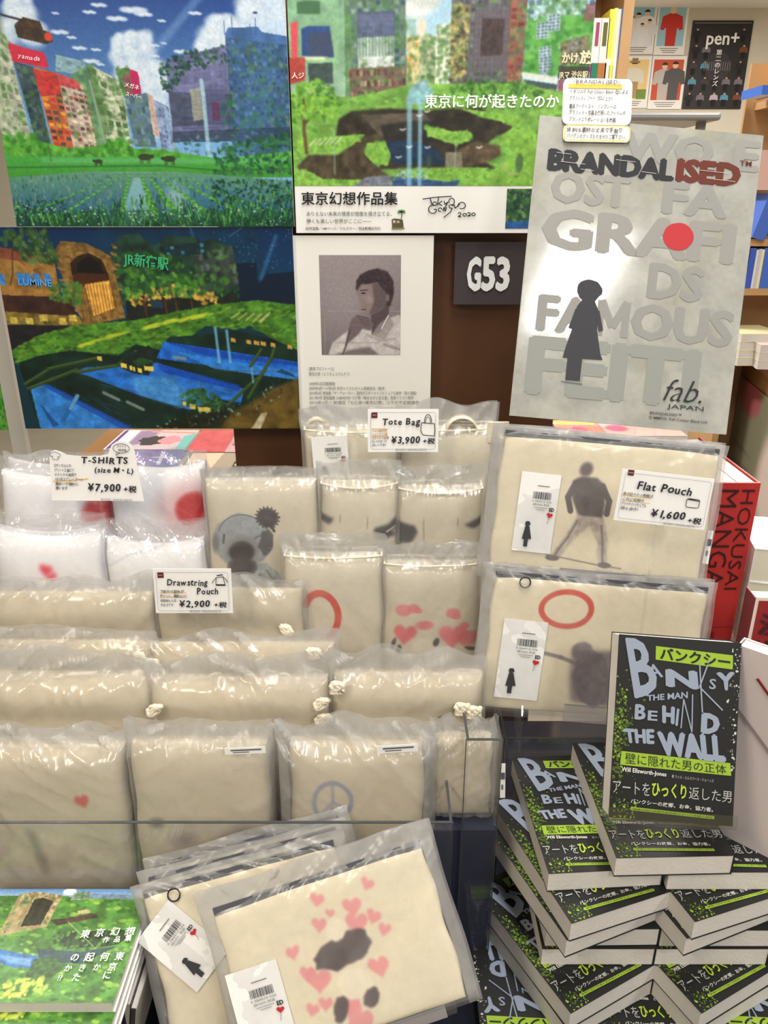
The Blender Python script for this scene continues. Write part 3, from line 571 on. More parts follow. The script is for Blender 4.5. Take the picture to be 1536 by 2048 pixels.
# mirrored paddies
pad = [(-14, 345), (160, 332), (330, 332), (577, 352), (577, 453), (-14, 453)]; c.grad(pad, (95, 150, 120), (45, 95, 135), 332, 420, 1)
c.dabs(420, [(-14, 345), (230, 335), (200, 430), (-14, 430)], [(80, 135, 140), (120, 160, 150), (50, 100, 90), (120, 140, 120), (30, 80, 70)], 1.5, 6, .35, .6, 90); c.dabs(300, [(260, 335), (577, 350), (577, 440), (290, 440)], [(60, 115, 165), (40, 90, 140), (110, 160, 190), (40, 95, 85), (30, 75, 100)], 1.5, 7, .35, .6, 90)
c.poly([(246, 345), (258, 345), (290, 453), (200, 453)], (150, 200, 215), .65, soft=2); c.ell(330, 392, 22, 28, (170, 205, 220), .6, .5)
for xb, xt, w_ in [(-60, 225, 3), (40, 232, 3), (200, 240, 5), (288, 262, 8), (345, 275, 8), (430, 292, 6), (520, 310, 5), (600, 330, 4)]:
    for k in range(46):
        t = k / 45; x = xt + (xb - xt) * t; y = 336 + 117 * t; c.ell(x + c.rs.uniform(-1, 1) * w_ * t, y, 1.8 + w_ * t, 1.2 + w_ * t * .6, [(84, 160, 60), (60, 130, 56), (110, 180, 76)][k % 3], .95)
c.grad([(-14, 418), (577, 412), (577, 453), (-14, 453)], (50, 110, 90), (8, 52, 38), 405, 450, .75)
for x0_, y0_, n_, R_ in ((-14, 395, 120, 90), (60, 430, 120, 80), (400, 350, 420, 140), (430, 430, 160, 120), (240, 440, 140, 140)):
    for k in range(n_):
        x = x0_ + c.rs.rand() * R_ * 1.3; y = y0_ + c.rs.rand() * (453 - y0_); c.ell(x, y, c.rs.uniform(1.5, 5), c.rs.uniform(1.2, 3.5), DG[k % 4], .8, .3, c.rs.uniform(0, 180))
for k in range(900):
    x = c.rs.uniform(-14, 577); edge = 405 + 25 * math.sin(x / 60.) - (30 if x > 440 else 0) + (10 if 180 < x < 400 else 0); y = c.rs.uniform(edge, 455); h_ = c.rs.uniform(6, 20); c.line([(x, y), (x + c.rs.uniform(-6, 6), y - h_)], c.rs.uniform(.8, 2.2), [(30, 90, 45), (70, 145, 60), (20, 65, 45), (110, 175, 80), (12, 44, 36)][k % 5], .9)
for k in range(110):
    x = c.rs.uniform(-14, 577); y = c.rs.uniform(405, 450); c.ell(x, y, c.rs.uniform(.8, 2.4), c.rs.uniform(.8, 2), (205, 225, 225), .85)
for k in range(90): c.ell(c.rs.uniform(440, 560), c.rs.uniform(315, 400), 2, 1.4, (95, 150, 70), .7)
c.line([(12, -40), (14, 60)], 11, (150, 175, 150)); c.line([(18, 22), (80, 38)], 4, (50, 48, 44)); c.line([(14, 0), (16, 60)], 3, (90, 120, 90)); c.ell(2, 40, 20, 26, (110, 125, 95), .8, .4); c.line([(76, 215), (80, 312)], 2, (70, 95, 70))
c.poly([(47, 42), (66, 28), (98, 36), (102, 52), (112, 56), (118, 74), (104, 79), (50, 66)], (66, 50, 38), 1, .4, 5); c.ell(56, 54, 8, 9, (52, 42, 34)); c.ell(88, 58, 10, 10, (50, 40, 36)); c.ell(110, 65, 8, 8, (205, 70, 50)); c.blur(.6); c.mul(.07, 4, 3, 2)
po, W, H = wallsheet(-14, -40, 575, 453, 1.235, 'art_poster', 'glossy poster of an overgrown city street under blue sky with cattle, upper left', 'poster', c, xr=(3, 583))
d = Dec(-14, -40, 577, 453, W, H); d.text('yamada', 45, 104, 13, (250, 215, 225), .01, tilt=10, hand=1); d.text('メガネ', 248, 160, 11, (250, 240, 245), .02, tilt=14, width=30); d.text('スーパー', 249, 178, 10, (250, 240, 245), .02, tilt=14, width=31); d.text('カラオケ', 140, 172, 8, (235, 220, 210), .01, tilt=12, width=27); d.text('カラオケ', 136, 185, 9, (200, 90, 80), .01, tilt=10, width=30); d.build('sign_lettering', po, -.0008)
# --- poster 2: night version of a sunken station square
c = Cv(0, 452, 597, 857, RES, (15, 50, 60)); c.grad([(0, 452), (597, 452), (597, 620), (0, 620)], (8, 42, 82), (14, 60, 95), 452, 580)
c.poly([(200, 452), (520, 452), (560, 600), (200, 600)], (12, 50, 70), .5, .4, 20)
c.poly([(468, 570), (480, 520), (520, 518), (522, 560), (540, 540), (597, 535), (597, 600), (468, 600)], (10, 28, 48)); c.line([(528, 548), (562, 470)], 7, (70, 140, 190), .45, 6); c.line([(395, 452), (400, 480)], 4, (80, 150, 200), .4, 4); c.line([(470, 470), (500, 452)], 1.5, (120, 170, 210), .5)
for k in range(60): c.ell(c.rs.uniform(440, 597), c.rs.uniform(455, 530), .9, .9, (120, 180, 220), .7)
c.poly([(235, 490), (255, 468), (290, 464), (320, 488), (345, 470), (400, 470), (415, 482), (440, 474), (470, 488), (485, 570), (440, 600), (235, 600)], (28, 56, 44), 1, .5, 12)
c.facade([(395, 500), (475, 488), (484, 560), (400, 585)], (50, 62, 58), 8, 4, [(90, 105, 100), (30, 42, 46), (60, 80, 75)], .7, 3, 30); c.facade([(330, 488), (420, 480), (420, 502), (332, 508)], (22, 46, 52), 9, 2, [(60, 130, 150), (20, 40, 50), (25, 50, 55)], .8, 5)
c.dabs(260, [(230, 500), (330, 500), (480, 560), (480, 590), (250, 600)], [(40, 90, 40), (28, 66, 36), (70, 120, 45), (52, 100, 44)], 3, 9)
# left ornate gate
c.facade([(0, 488), (75, 498), (118, 500), (118, 585), (0, 582)], (150, 110, 55), 6, 4, [(190, 140, 70), (120, 85, 45)], .6, 6, 12)
c.poly([(0, 486), (75, 500), (75, 520), (0, 508)], (120, 60, 50), .8, .3); 
for x in (0, 38, 52, 70, 92): c.poly([(x, 538), (x + 13, 540), (x + 13, 564), (x, 558)], (50, 125, 205), .9, .3, 4)
c.poly([(118, 500), (136, 478), (185, 482), (232, 506), (246, 625), (160, 640), (140, 590)], (125, 95, 48), 1, .4, 6)
for k in range(90): 
    t = c.rs.rand(); x, y = (c.rs.uniform(120, 240), c.rs.uniform(478, 625)); c.poly([(x, y), (x + 9, y + 1), (x + 9, y + 6), (x, y + 5)], [(165, 130, 70), (100, 75, 38), (140, 108, 55)][k % 3], .7)
c.poly([(148, 520), (165, 506), (188, 500), (212, 512), (222, 540), (222, 555), (150, 555)], (40, 28, 18), .95, .3); c.poly([(162, 520), (188, 506), (208, 520), (214, 540), (160, 536)], (18, 14, 14), .9); c.poly([(150, 540), (218, 540), (220, 556), (150, 566)], (70, 38, 20), .9)
c.poly([(172, 560), (222, 552), (226, 606), (180, 622)], (235, 180, 80), .95, .2); 
for k in range(8): c.line([(176 + k * 6.4, 560), (180 + k * 6.2, 620)], 1.6, (140, 85, 30))
c.grid([(150, 575), (180, 572), (182, 630), (154, 630)], 4, 3, (90, 65, 30), 1.2, .8)
c.poly([(0, 580), (140, 584), (150, 640), (0, 620)], (62, 36, 26), .95, .4, 12); c.poly([(0, 612), (150, 622), (160, 640), (0, 640)], (130, 110, 45), .9, .5, 8)
for x, y in ((8, 632), (70, 628), (108, 634), (130, 628), (40, 634)): c.poly([(x, y - 10), (x + 16, y - 9), (x + 16, y + 4), (x, y + 3)], (215, 195, 90), .8, .3, 3)
c.poly([(0, 638), (150, 640), (170, 660), (0, 690)], (32, 26, 30), .9, .4, 10)
c.dabs(150, [(20, 460), (110, 455), (130, 520), (60, 520), (20, 480)], [(50, 85, 45), (35, 65, 38), (80, 110, 55)], 3, 8); c.dabs(80, [(100, 560), (165, 555), (160, 600), (100, 590)], [(85, 130, 50), (60, 100, 45)], 3, 7); c.line([(40, 480), (30, 540), (22, 560)], 2, (50, 42, 30)); c.line([(122, 590), (108, 612)], 2.4, (50, 42, 30))
c.poly([(250, 580), (440, 590), (470, 570), (486, 600), (430, 640), (250, 640)], (26, 30, 22), .9, .4, 12)
for x0_, x1_, y_ in ((255, 300, 592), (300, 350, 578), (330, 380, 576), (390, 404, 580), (404, 436, 592)): c.dabs(26, [(x0_, y_ - 14), (x1_, y_ - 16), (x1_, y_ + 8), (x0_, y_ + 8)], [(200, 160, 60), (225, 195, 80), (150, 110, 60)], 2, 6)
for x in (288, 330, 352, 384): c.line([(x, 592), (x + 2, 620)], 5, (90, 45, 28), .8)
c.poly([(300, 590), (325, 592), (325, 606), (302, 604)], (30, 60, 80), .9); c.dabs(90, [(255, 540), (420, 545), (430, 580), (255, 588)], [(60, 120, 40), (90, 150, 50), (45, 90, 40)], 3, 8)
# green rim
rim = [(0, 690), (60, 660), (140, 640), (260, 630), (420, 600), (520, 590), (597, 600), (597, 690), (540, 664), (500, 640), (470, 648), (410, 640), (380, 660), (330, 662), (310, 688), (280, 690), (262, 676), (220, 700), (120, 690), (60, 710), (10, 720)]
c.poly(rim, (72, 122, 36), 1, .5, 14); c.dabs(800, rim, [(85, 140, 45), (55, 105, 35), (110, 160, 45), (40, 78, 30), (70, 125, 40)], 2, 8, .45, .7, 170)
for (ax, ay, bx, by) in ((142, 682, 245, 652), (280, 646, 345, 630), (345, 632, 420, 616)):
    for k in range(28): t = c.rs.rand(); c.ell(ax + (bx - ax) * t, ay + (by - ay) * t + c.rs.uniform(-3, 3), 8, 2.2, (185, 200, 50), .6, .5, -16)
for k in range(5): c.line([(462 + k * 15, 626 + k * 2), (480 + k * 15, 614 + k)], 3, (190, 185, 120), .75)
c.line([(520, 632), (542, 614)], 3, (190, 190, 120), .8)
# the pit: streams between dark banks
c.poly([(10, 715), (60, 700), (120, 690), (220, 702), (262, 678), (310, 690), (330, 664), (380, 660), (470, 650), (540, 666), (597, 690), (597, 857), (30, 857)], (16, 40, 30), 1, .5, 20)
c.poly([(320, 672), (400, 684), (597, 714), (597, 750), (500, 740), (400, 720), (300, 706)], (28, 100, 200), 1, .3, 10); c.poly([(340, 692), (597, 735), (597, 752), (420, 728)], (50, 130, 215), .8, .2); c.poly([(320, 672), (450, 694), (597, 716), (597, 722), (400, 700)], (12, 60, 165), .7)
c.poly([(120, 735), (150, 725), (300, 715), (480, 770), (470, 800), (420, 790), (360, 815), (250, 782), (150, 742)], (35, 105, 195), 1, .3, 12); c.poly([(240, 745), (330, 745), (380, 800), (340, 812), (250, 780)], (85, 160, 215), .6, .3, 10, soft=3); c.poly([(300, 716), (470, 762), (470, 775), (310, 735)], (14, 66, 175), .8, .2)
c.poly([(26, 765), (60, 760), (230, 857), (33, 857)], (48, 125, 205), 1, .3, 12); c.poly([(50, 762), (66, 760), (240, 857), (210, 857)], (18, 70, 170), .8)
for k in range(40): x = c.rs.uniform(30, 220); y = 770 + c.rs.rand() * 85; c.line([(x, y), (x + 26, y + 15)], 1.2, (30, 95, 185), .4)
for k in range(70): x = c.rs.uniform(150, 460); y = 725 + (x - 150) * .16 + c.rs.rand() * 36; c.line([(x, y), (x + 24, y + 7)], 1.2, [(90, 165, 220), (20, 80, 170)][k % 2], .4)
c.line([(84, 838), (122, 786)], 9, (30, 100, 170)); c.line([(104, 812), (124, 784)], 7, (120, 175, 200), .7); c.poly([(40, 800), (50, 812), (60, 830), (76, 848), (60, 852)], (18, 60, 130), .7)
for (ax, ay, bx, by) in ((16, 760, 70, 730), (70, 728, 176, 706), (20, 770, 130, 730), (130, 735, 220, 720), (220, 718, 260, 692), (440, 806, 486, 766), (486, 766, 516, 742), (486, 790, 540, 706), (540, 706, 548, 684), (496, 722, 520, 688)): c.line([(ax, ay), (bx, by)], 7, (46, 62, 30), .95, 2); c.line([(ax, ay - 1.5), (bx, by - 1.5)], 2.4, (75, 110, 45), .8, 1.5)
c.poly([(222, 716), (240, 700), (286, 680), (298, 690), (292, 718), (280, 742), (252, 738), (222, 726)], (26, 38, 34), 1, .3); c.poly([(250, 712), (270, 704), (293, 712), (272, 722), (256, 722)], (40, 80, 40), .9, .4)
for x, y, w_ in ((224, 716, 12), (242, 721, 5), (248, 723, 5), (258, 726, 9), (272, 722, 19)): c.poly([(x, y), (x + w_, y + 1), (x + w_, y + 11), (x, y + 9)], (225, 205, 90))
c.poly([(176, 702), (186, 702), (186, 712), (176, 710)], (210, 185, 80)); c.dabs(120, [(342, 784), (360, 770), (400, 774), (436, 792), (430, 812), (380, 812), (345, 800)], [(40, 90, 40), (60, 110, 45), (30, 65, 35)], 2, 7)
for x, y, w_ in ((346, 796, 8), (360, 802, 13), (378, 808, 26)): c.poly([(x, y), (x + w_, y + 2), (x + w_ - 2, y + 12), (x, y + 10)], (215, 195, 95))
for x in (428, 451): c.line([(x, 646 + (x - 428) * .2), (x + 3, 714)], 5.5, (120, 185, 225), .8, 3)
c.line([(498, 726), (499, 756)], 4, (110, 175, 215), .8, 3)
for x, y, w_ in ((180, 778, 30), (228, 798, 32), (338, 704, 22)): c.line([(x, y), (x + w_, y + w_ * .5 if w_ > 25 else y + 3)], 7, (130, 145, 135), .8, 2)
for x in (458, 490, 506, 520, 540, 575): c.poly([(x, 664 + (x - 458) * .12), (x + 10, 666 + (x - 458) * .12), (x + 10, 674 + (x - 458) * .12), (x, 672 + (x - 458) * .12)], (215, 165, 80), .9)
c.poly([(548, 734), (560, 728), (582, 738), (590, 746)], (14, 60, 100), .9)
c.poly([(400, 857), (440, 822), (480, 805), (540, 770), (597, 745), (597, 857)], (96, 78, 32), 1, .4, 16, soft=3); c.poly([(270, 857), (330, 832), (420, 818), (450, 822), (420, 857)], (26, 32, 18), .9, .5, 8, soft=3); c.poly([(488, 857), (512, 822), (526, 820), (508, 857)], (205, 195, 165), .8, .3); c.dabs(140, [(270, 857), (330, 826), (480, 800), (560, 745), (560, 790), (400, 857)], [(40, 44, 22), (70, 66, 30), (120, 150, 130)], 1, 4)
c.blur(.6); c.mul(.07, 4, 9, 2)
po, W, H = wallsheet(0, 454, 589, 857, 1.238, 'art_poster', 'large glossy poster of a sunken blue canal square at night with glowing gate, lower left', 'poster', c, xr=(33, 597))
d = Dec(0, 452, 597, 857, W, H); d.text('JR新宿駅', 258, 520, 26, (60, 175, 120), .02, width=88, tilt=7); d.text('LUMINE', 38, 560, 19, (90, 165, 235), .012, width=68, tilt=3); d.build('sign_lettering', po, -.0008)
# --- poster 3: crater in a city crossing, title strip below
c = Cv(577, 0, 1184, 366, RES, (150, 190, 200)); c.grad([(577, 0), (1184, 0), (1184, 200), (577, 200)], (150, 190, 215), (190, 215, 220), 0, 160); c.poly([(577, 0), (830, 0), (830, 130), (577, 130)], (150, 180, 160), .6, .3)
c.ell(830, 18, 34, 16, (225, 228, 225), .9, .4); c.ell(850, 6, 30, 12, (190, 195, 190), .9, .4)
c.facade([(690, 0), (810, 0), (814, 175), (690, 190)], (90, 115, 105), 10, 12, [(60, 80, 100), (130, 150, 150), (60, 110, 70)], .85, 2, 160); c.facade([(716, 30), (786, 26), (788, 128), (716, 130)], (190, 200, 200), 11, 1, [(110, 140, 120)], .9, 2, 40); c.poly([(714, 24), (790, 22), (790, 68), (714, 72)], (75, 85, 120), .85, .2)
c.poly([(577, 0), (700, 0), (700, 190), (577, 190)], (90, 140, 80), .5, .5, 16); c.poly([(618, 4), (642, 4), (642, 28), (596, 28), (596, 6)], (60, 100, 70), .9); c.poly([(604, 54), (616, 50), (660, 50), (668, 108), (604, 106)], (45, 75, 130), 1, .2); c.poly([(617, 62), (662, 60), (666, 106), (616, 104)], (60, 70, 95), .9); c.poly([(582, 44), (597, 42), (594, 108), (582, 110)], (205, 75, 85)); c.poly([(577, 108), (610, 108), (608, 152), (577, 160)], (165, 60, 55), .95, .2)
c.poly([(614, 120), (664, 118), (664, 158), (616, 158)], (50, 65, 66), .9, .3); c.line([(612, 110), (646, 110)], 6, (210, 220, 180), .9, 3)
c.facade([(836, 60), (870, 70), (872, 160), (832, 160)], (160, 170, 140), 4, 10, [(110, 140, 90), (200, 200, 180)], .8, 4, 50); c.ell(842, 52, 9, 18, (220, 205, 185)); c.facade([(812, 70), (838, 66), (840, 160), (814, 170)], (190, 180, 130), 2, 8, [(225, 150, 60), (110, 120, 80), (190, 190, 160)], .8, 5, 20)
c.facade([(872, 52), (904, 40), (904, 150), (872, 160)], (210, 215, 195), 2, 10, [(120, 150, 110)], .8, 6, 60); c.facade([(900, 0), (1050, 0), (1048, 160), (900, 160)], (88, 90, 96), 12, 12, [(66, 66, 76), (112, 112, 116), (80, 70, 66)], .8, 7, 60)
c.poly([(900, 10), (940, 10), (934, 140), (900, 160)], (120, 120, 80), .7, .6, 8); c.dabs(120, [(900, 10), (936, 10), (932, 150), (900, 158)], [(150, 150, 90), (80, 110, 60), (70, 60, 50), (190, 170, 110)], 2, 7); c.poly([(948, 18), (1024, 18), (1024, 132), (944, 134)], (95, 90, 96), 1, .1); c.poly([(962, 36), (1006, 36), (1004, 104), (960, 106)], (64, 52, 52), 1, .3); c.grid([(930, 0), (1050, 0), (1048, 134), (930, 136)], 14, 12, (60, 60, 66), .8, .5)
c.facade([(1016, 0), (1048, 0), (1046, 160), (1016, 160)], (130, 80, 70), 2, 12, [(110, 50, 40), (150, 110, 90), (90, 90, 80)], .9, 8, 30); c.facade([(1050, 0), (1184, 0), (1184, 150), (1050, 140)], (150, 185, 195), 9, 9, [(80, 130, 100), (190, 210, 220), (60, 90, 120)], .85, 9, 330)
c.dabs(380, [(1052, 40), (1184, 30), (1184, 140), (1052, 136)], [(80, 150, 60), (60, 125, 55), (100, 170, 75)], 3, 10, .8, .8); c.poly([(1166, 10), (1186, 6), (1182, 42), (1160, 40)], (120, 60, 70), .7)
for x0_, y0_ in ((1070, 44), (1092, 30), (1078, 90), (1080, 108)): c.facade([(x0_, y0_), (x0_ + 24, y0_ - 4), (x0_ + 24, y0_ + 28), (x0_, y0_ + 30)], (170, 190, 200), 3, 5, [(50, 80, 90)], .9, 3)
c.line([(1050, 140), (1110, 150)], 9, (200, 205, 195)); c.poly([(1120, 80), (1176, 66), (1184, 120), (1122, 122)], (110, 100, 80), .9, .5, 6); c.poly([(1120, 124), (1184, 126), (1182, 152), (1120, 150)], (60, 56, 50), .95); c.poly([(1120, 152), (1182, 152), (1180, 172), (1122, 172)], (130, 70, 90), .9, .3); c.dabs(60, [(1128, 100), (1150, 62), (1172, 100), (1170, 120)], [(120, 120, 115), (170, 165, 150), (80, 80, 76)], 2, 5)
c.facade([(696, 130), (810, 124), (812, 186), (700, 190)], (110, 90, 80), 16, 3, [(70, 60, 56), (170, 150, 130), (90, 50, 46)], .85, 12, 40); c.poly([(1050, 150), (1120, 160), (1118, 186), (1050, 180)], (45, 60, 66), .9)
g = [(577, 190), (640, 180), (700, 186), (820, 160), (900, 158), (1050, 158), (1110, 172), (1184, 175), (1184, 366), (577, 366)]; c.poly(g, (110, 160, 70), 1, .35, 24); c.dabs(1100, g, [(125, 175, 75), (95, 150, 60), (140, 190, 90), (75, 125, 50), (110, 165, 70)], 3, 9, .5, .6, 8)
c.poly([(820, 165), (850, 150), (870, 176), (846, 200), (812, 196)], (130, 175, 205), .8, .3, 8, soft=1.5); c.dabs(160, [(900, 165), (940, 152), (1050, 156), (1100, 180), (1000, 186), (910, 184)], [(60, 110, 45), (100, 150, 60), (45, 85, 40)], 2, 7)
def hole(P, col=(46, 42, 34)): c.poly(P, col, 1, .45, 10, soft=.8)
hole([(674, 228), (700, 212), (780, 206), (850, 210), (960, 204), (1000, 222), (1020, 232), (1040, 250), (1000, 262), (960, 300), (1005, 330), (930, 326), (860, 326), (760, 330), (716, 300), (700, 262), (668, 262)])
hole([(584, 324), (610, 300), (670, 300), (700, 280), (730, 262), (780, 250), (790, 300), (760, 330), (790, 352), (720, 360), (640, 366), (600, 346)], (66, 58, 44)); hole([(960, 272), (1010, 282), (1012, 300), (990, 314), (940, 324), (900, 320), (920, 290)], (80, 68, 52)); c.poly([(720, 220), (850, 214), (880, 250), (760, 262)], (96, 88, 76), .7, .3, 10)
c.poly([(764, 276), (800, 268), (850, 276), (880, 290), (900, 320), (790, 320)], (26, 48, 72), .95, .3); c.poly([(760, 240), (830, 230), (900, 232), (880, 270), (770, 272)], (36, 36, 36), .9, .3, soft=2); c.poly([(897, 294), (930, 294), (934, 330), (896, 326)], (120, 116, 98), .9, .2)
for P in ([(732, 276), (770, 272), (782, 300), (776, 322), (748, 320), (728, 300)], [(850, 240), (900, 250), (950, 264), (920, 280), (860, 262)], [(900, 256), (940, 250), (952, 262), (930, 276), (912, 272)], [(668, 262), (730, 258), (700, 282), (640, 290), (600, 300), (585, 290), (590, 262)], [(920, 206), (1040, 220), (1090, 262), (1010, 262), (1040, 240), (980, 226)], [(1010, 264), (1080, 250), (1110, 366), (950, 366), (1000, 330), (1040, 300)], [(577, 340), (600, 330), (640, 350), (720, 352), (720, 366), (577, 366)], [(860, 328), (990, 326), (960, 350), (860, 350)]):
    c.poly(P, (118, 168, 66), 1, .25, 10); c.dabs(60, P, [(135, 185, 80), (90, 145, 55), (115, 165, 65)], 2, 6)
c.poly([(730, 346), (780, 342), (785, 366), (700, 366)], (110, 116, 130), .95, .3); c.poly([(786, 345), (850, 350), (900, 356), (930, 352), (920, 366), (785, 366)], (45, 75, 125), .95, .4, 6); c.dabs(90, [(786, 332), (860, 332), (860, 352), (786, 352)], [(130, 150, 165), (70, 85, 95), (170, 185, 195)], 1, 3)
for x, w_ in ((820, 10), (842, 8)): c.line([(x, 196), (x + 1, 366)], w_, (130, 180, 205), .75, 4)
c.line([(664, 250), (664, 340)], 3, (140, 175, 150), .6, 2); c.line([(918, 270), (916, 330)], 3, (160, 180, 180), .5, 2); c.ell(862, 315, 5, 14, (50, 70, 60)); c.ell(1052, 316, 8, 20, (70, 105, 60)); c.line([(1014, 318), (1032, 338), (1050, 340)], 5, (150, 160, 120), .7, 3)
for k in range(6): c.line([(612 + k * 11, 282 - k), (626 + k * 11, 268 - k)], 2.4, (205, 215, 190), .8)
c.line([(606, 296), (602, 250), (604, 190)], 7, (96, 74, 50)); 
for k in range(12): c.line([(603, 240), (603 + c.rs.uniform(-26, 55), 200 - c.rs.uniform(0, 30))], 2, (80, 62, 44), .8)
c.dabs(360, [(577, 190), (590, 160), (630, 150), (670, 168), (684, 200), (650, 232), (610, 226), (577, 236)], [(120, 175, 60), (90, 150, 50), (65, 115, 45), (140, 190, 75)], 2, 7)
for x, y in ((806, 250), (820, 285), (858, 286), (966, 286), (798, 306), (856, 214), (740 + 100, 222)): c.line([(x - 5, y - 2), (x, y), (x + 6, y - 3)], 2.4, (235, 238, 238), .9)
c.blur(1); c.blur(.8); c.a = c.a * 1.05 + 6; c.mul(.06, 4, 19, 2)
# whole sheet
YP = 1.24; lo, W, H = wallsheet(577, -2, 1177, 466, YP, 'art_poster', 'tall poster of a green crater in a city with white title strip, upper centre', 'poster', None, xr=(590, 1165), edge=(238, 238, 236), thick=.004)
pH = H * 366 / 468; c.sheet('printed_sheet', W, pH, lo, PRINT, z0=H - pH)
d = Dec(577, -2, 1184, 466, W, H); K = (30, 28, 30)
d.text('東京に何が起きたのか', 850, 202, 29, (248, 248, 246), .022, width=276)
d.text('東京幻想作品集', 590, 402, 30, K, .014, width=207); d.text('ありえない未来の情景が想像を掻き立てる、', 600, 428, 11, (50, 50, 52), 0, width=184); d.text('儚くも美しい世界がここに――', 600, 444, 11, (50, 50, 52), 0, width=140); d.text('B5判並製／144ページ／フルカラー／芸術新聞社刊行', 598, 459, 8, (40, 40, 42), .006, width=162)
d.text('放', 1160, 116, 26, (236, 226, 190), .05); d.text('かけ', 1124, 116, 22, (232, 222, 186), .04, width=34); d.text('JRマ 渋谷駅', 1122, 146, 16, (226, 214, 180), .03, width=58); d.text('人ジ', 580, 146, 13, (245, 235, 220), .02, width=26)
def arc(x, y, rx, ry, a0, a1, n=12): return [(x + rx * math.cos(math.radians(a0 + (a1 - a0) * i / n)), y + ry * math.sin(math.radians(a0 + (a1 - a0) * i / n))) for i in range(n + 1)]
S_ = 2.0
for P in ([(850, 392), (880, 388), (912, 386)], [(866, 390), (870, 404)], arc(876, 402, 4, 4, 0, 360), [(884, 388), (882, 406)], [(892, 396), (884, 402), (892, 406)], [(896, 396), (898, 404), (904, 398), (898, 412)], arc(912, 398, 6, 8, 90, -200), arc(872, 414, 9, 9, -60, -330) + [(880, 414), (874, 414)], arc(888, 415, 4, 4, 0, -300), [(894, 418), (896, 410), (899, 418), (902, 410)], arc(912, 408, 5, 4, -30, -240) + [(914, 412), (910, 420), (896, 432)], [(918, 404), (920, 412), (930, 402)], arc(934, 406, 8, 7, -200, 120), arc(930, 424, 3, 3, -180, 60) + [(927, 430), (934, 430)], arc(941, 426, 4, 3, 0, 360), arc(950, 424, 3, 3, -180, 60) + [(947, 429), (954, 428)], arc(960, 425, 4, 3, 0, 360)): d.line(P, S_, (24, 24, 26))
d.poly([(784, 436), (790, 434), (800, 435), (808, 437), (810, 452), (800, 457), (786, 456)], (90, 84, 62), 2); d.rect(787, 438, 792, 444, (200, 195, 170), 3); d.rect(795, 439, 801, 444, (180, 170, 140), 3); d.line([(804, 438), (806, 426), (805, 420)], 1.8, (110, 90, 60), 4)
for a in (200, 235, 270, 305, 340, 20, 160): d.line([(805, 420), (805 + 9 * math.cos(math.radians(a)), 420 + 6 * math.sin(math.radians(a)))], 2.2, (60, 130, 70), 5)
d.rect(784, 454, 812, 457, (110, 130, 70), 4); c2 = Cv(1035, 370, 1180, 456, .5, (50, 90, 60)); c2.dabs(260, [(1035, 370), (1180, 370), (1180, 456), (1035, 456)], [(60, 110, 60), (30, 70, 50), (110, 140, 90), (40, 60, 60)], 3, 8); c2.poly([(1035, 440), (1180, 436), (1180, 456), (1035, 456)], (40, 90, 160), .9, .3)
c2.sheet('inset_picture', 145 * W / 613, 86 * H / 468, lo, PRINT, -.0008, x0=(1107 - 883.5) * W / 613, z0=H * 10 / 468); d.build('lettering', lo, -.001)
# --- profile poster
po, W, H = wallsheet(585, 471, 869, 860, 1.244, 'profile_poster', 'white poster with a small grey portrait photograph of a pensive man and tiny text', 'poster', None, xr=(602, 858), edge=(236, 235, 230), thick=.003)
c = Cv(641, 507, 803, 701, 1.0, (140, 130, 134)); c.grad([(641, 507), (803, 507), (803, 701), (641, 701)], (150, 140, 144), (112, 104, 108), 507, 690); c.ell(690, 600, 60, 70, (166, 156, 160), .5, .9)
c.poly([(655, 701), (664, 676), (690, 656), (724, 634), (748, 640), (800, 620), (803, 630), (803, 701)], (196, 190, 190), 1, .12, 10, soft=.8)
c.poly([(744, 660), (742, 610), (758, 588), (780, 590), (778, 628), (760, 656)], (86, 74, 78), soft=.8); c.poly([(722, 600), (719, 585), (713, 580), (717, 570), (718, 555), (722, 546), (770, 545), (782, 570), (776, 600), (762, 612), (735, 625), (728, 618), (726, 608)], (138, 122, 124), soft=.8); c.poly([(746, 560), (780, 560), (776, 602), (756, 616), (738, 622), (748, 600)], (92, 80, 84), .85, soft=2.5)
c.poly([(713, 572), (714, 556), (722, 544), (738, 536), (756, 532), (776, 538), (788, 556), (789, 580), (782, 604), (774, 604), (774, 578), (762, 566), (756, 558), (738, 562), (724, 562), (716, 574)], (62, 50, 54), 1, .3, 4, soft=.6); c.ell(728, 579, 5, 1.6, (50, 42, 46)); c.line([(722, 574), (736, 573)], 2, (64, 54, 56)); c.line([(724, 611), (733, 610)], 2, (84, 60, 64)); c.ell(776, 588, 4, 7, (120, 104, 106)); c.ell(740, 590, 7, 8, (164, 150, 150), .6, .8)
c.poly([(700, 640), (704, 628), (716, 620), (740, 626), (748, 640), (742, 652), (726, 648), (716, 660), (702, 672), (690, 680), (694, 664)], (112, 98, 102), soft=.8)
for k in range(4): c.line([(716 + k * 3, 624 + k * 5), (738, 628 + k * 5)], 1.4, (70, 58, 64), .7)
c.poly([(744, 660), (758, 640), (780, 622), (790, 640), (770, 672)], (150, 142, 142), .8, soft=1.5); c.line([(700, 650), (692, 680), (684, 701)], 4, (84, 74, 78), .8, 2); c.line([(778, 622), (764, 648)], 2, (230, 225, 225), .9, 1); c.poly([(668, 701), (700, 690), (740, 684), (760, 701)], (98, 88, 92), .8, soft=2); c.line([(735, 660), (760, 672), (790, 668)], 5, (160, 152, 154), .7, 4); c.line([(770, 680), (803, 690)], 5, (130, 122, 124), .7, 4); c.mul(.06, 3, 5, 2)
kx, kz = W / 276, H / 389; c.sheet('portrait_photograph', 162 * kx, 194 * kz, po, PRINT, -.0004, x0=(722 - 729) * kx, z0=H - (701 - 471) * kz)
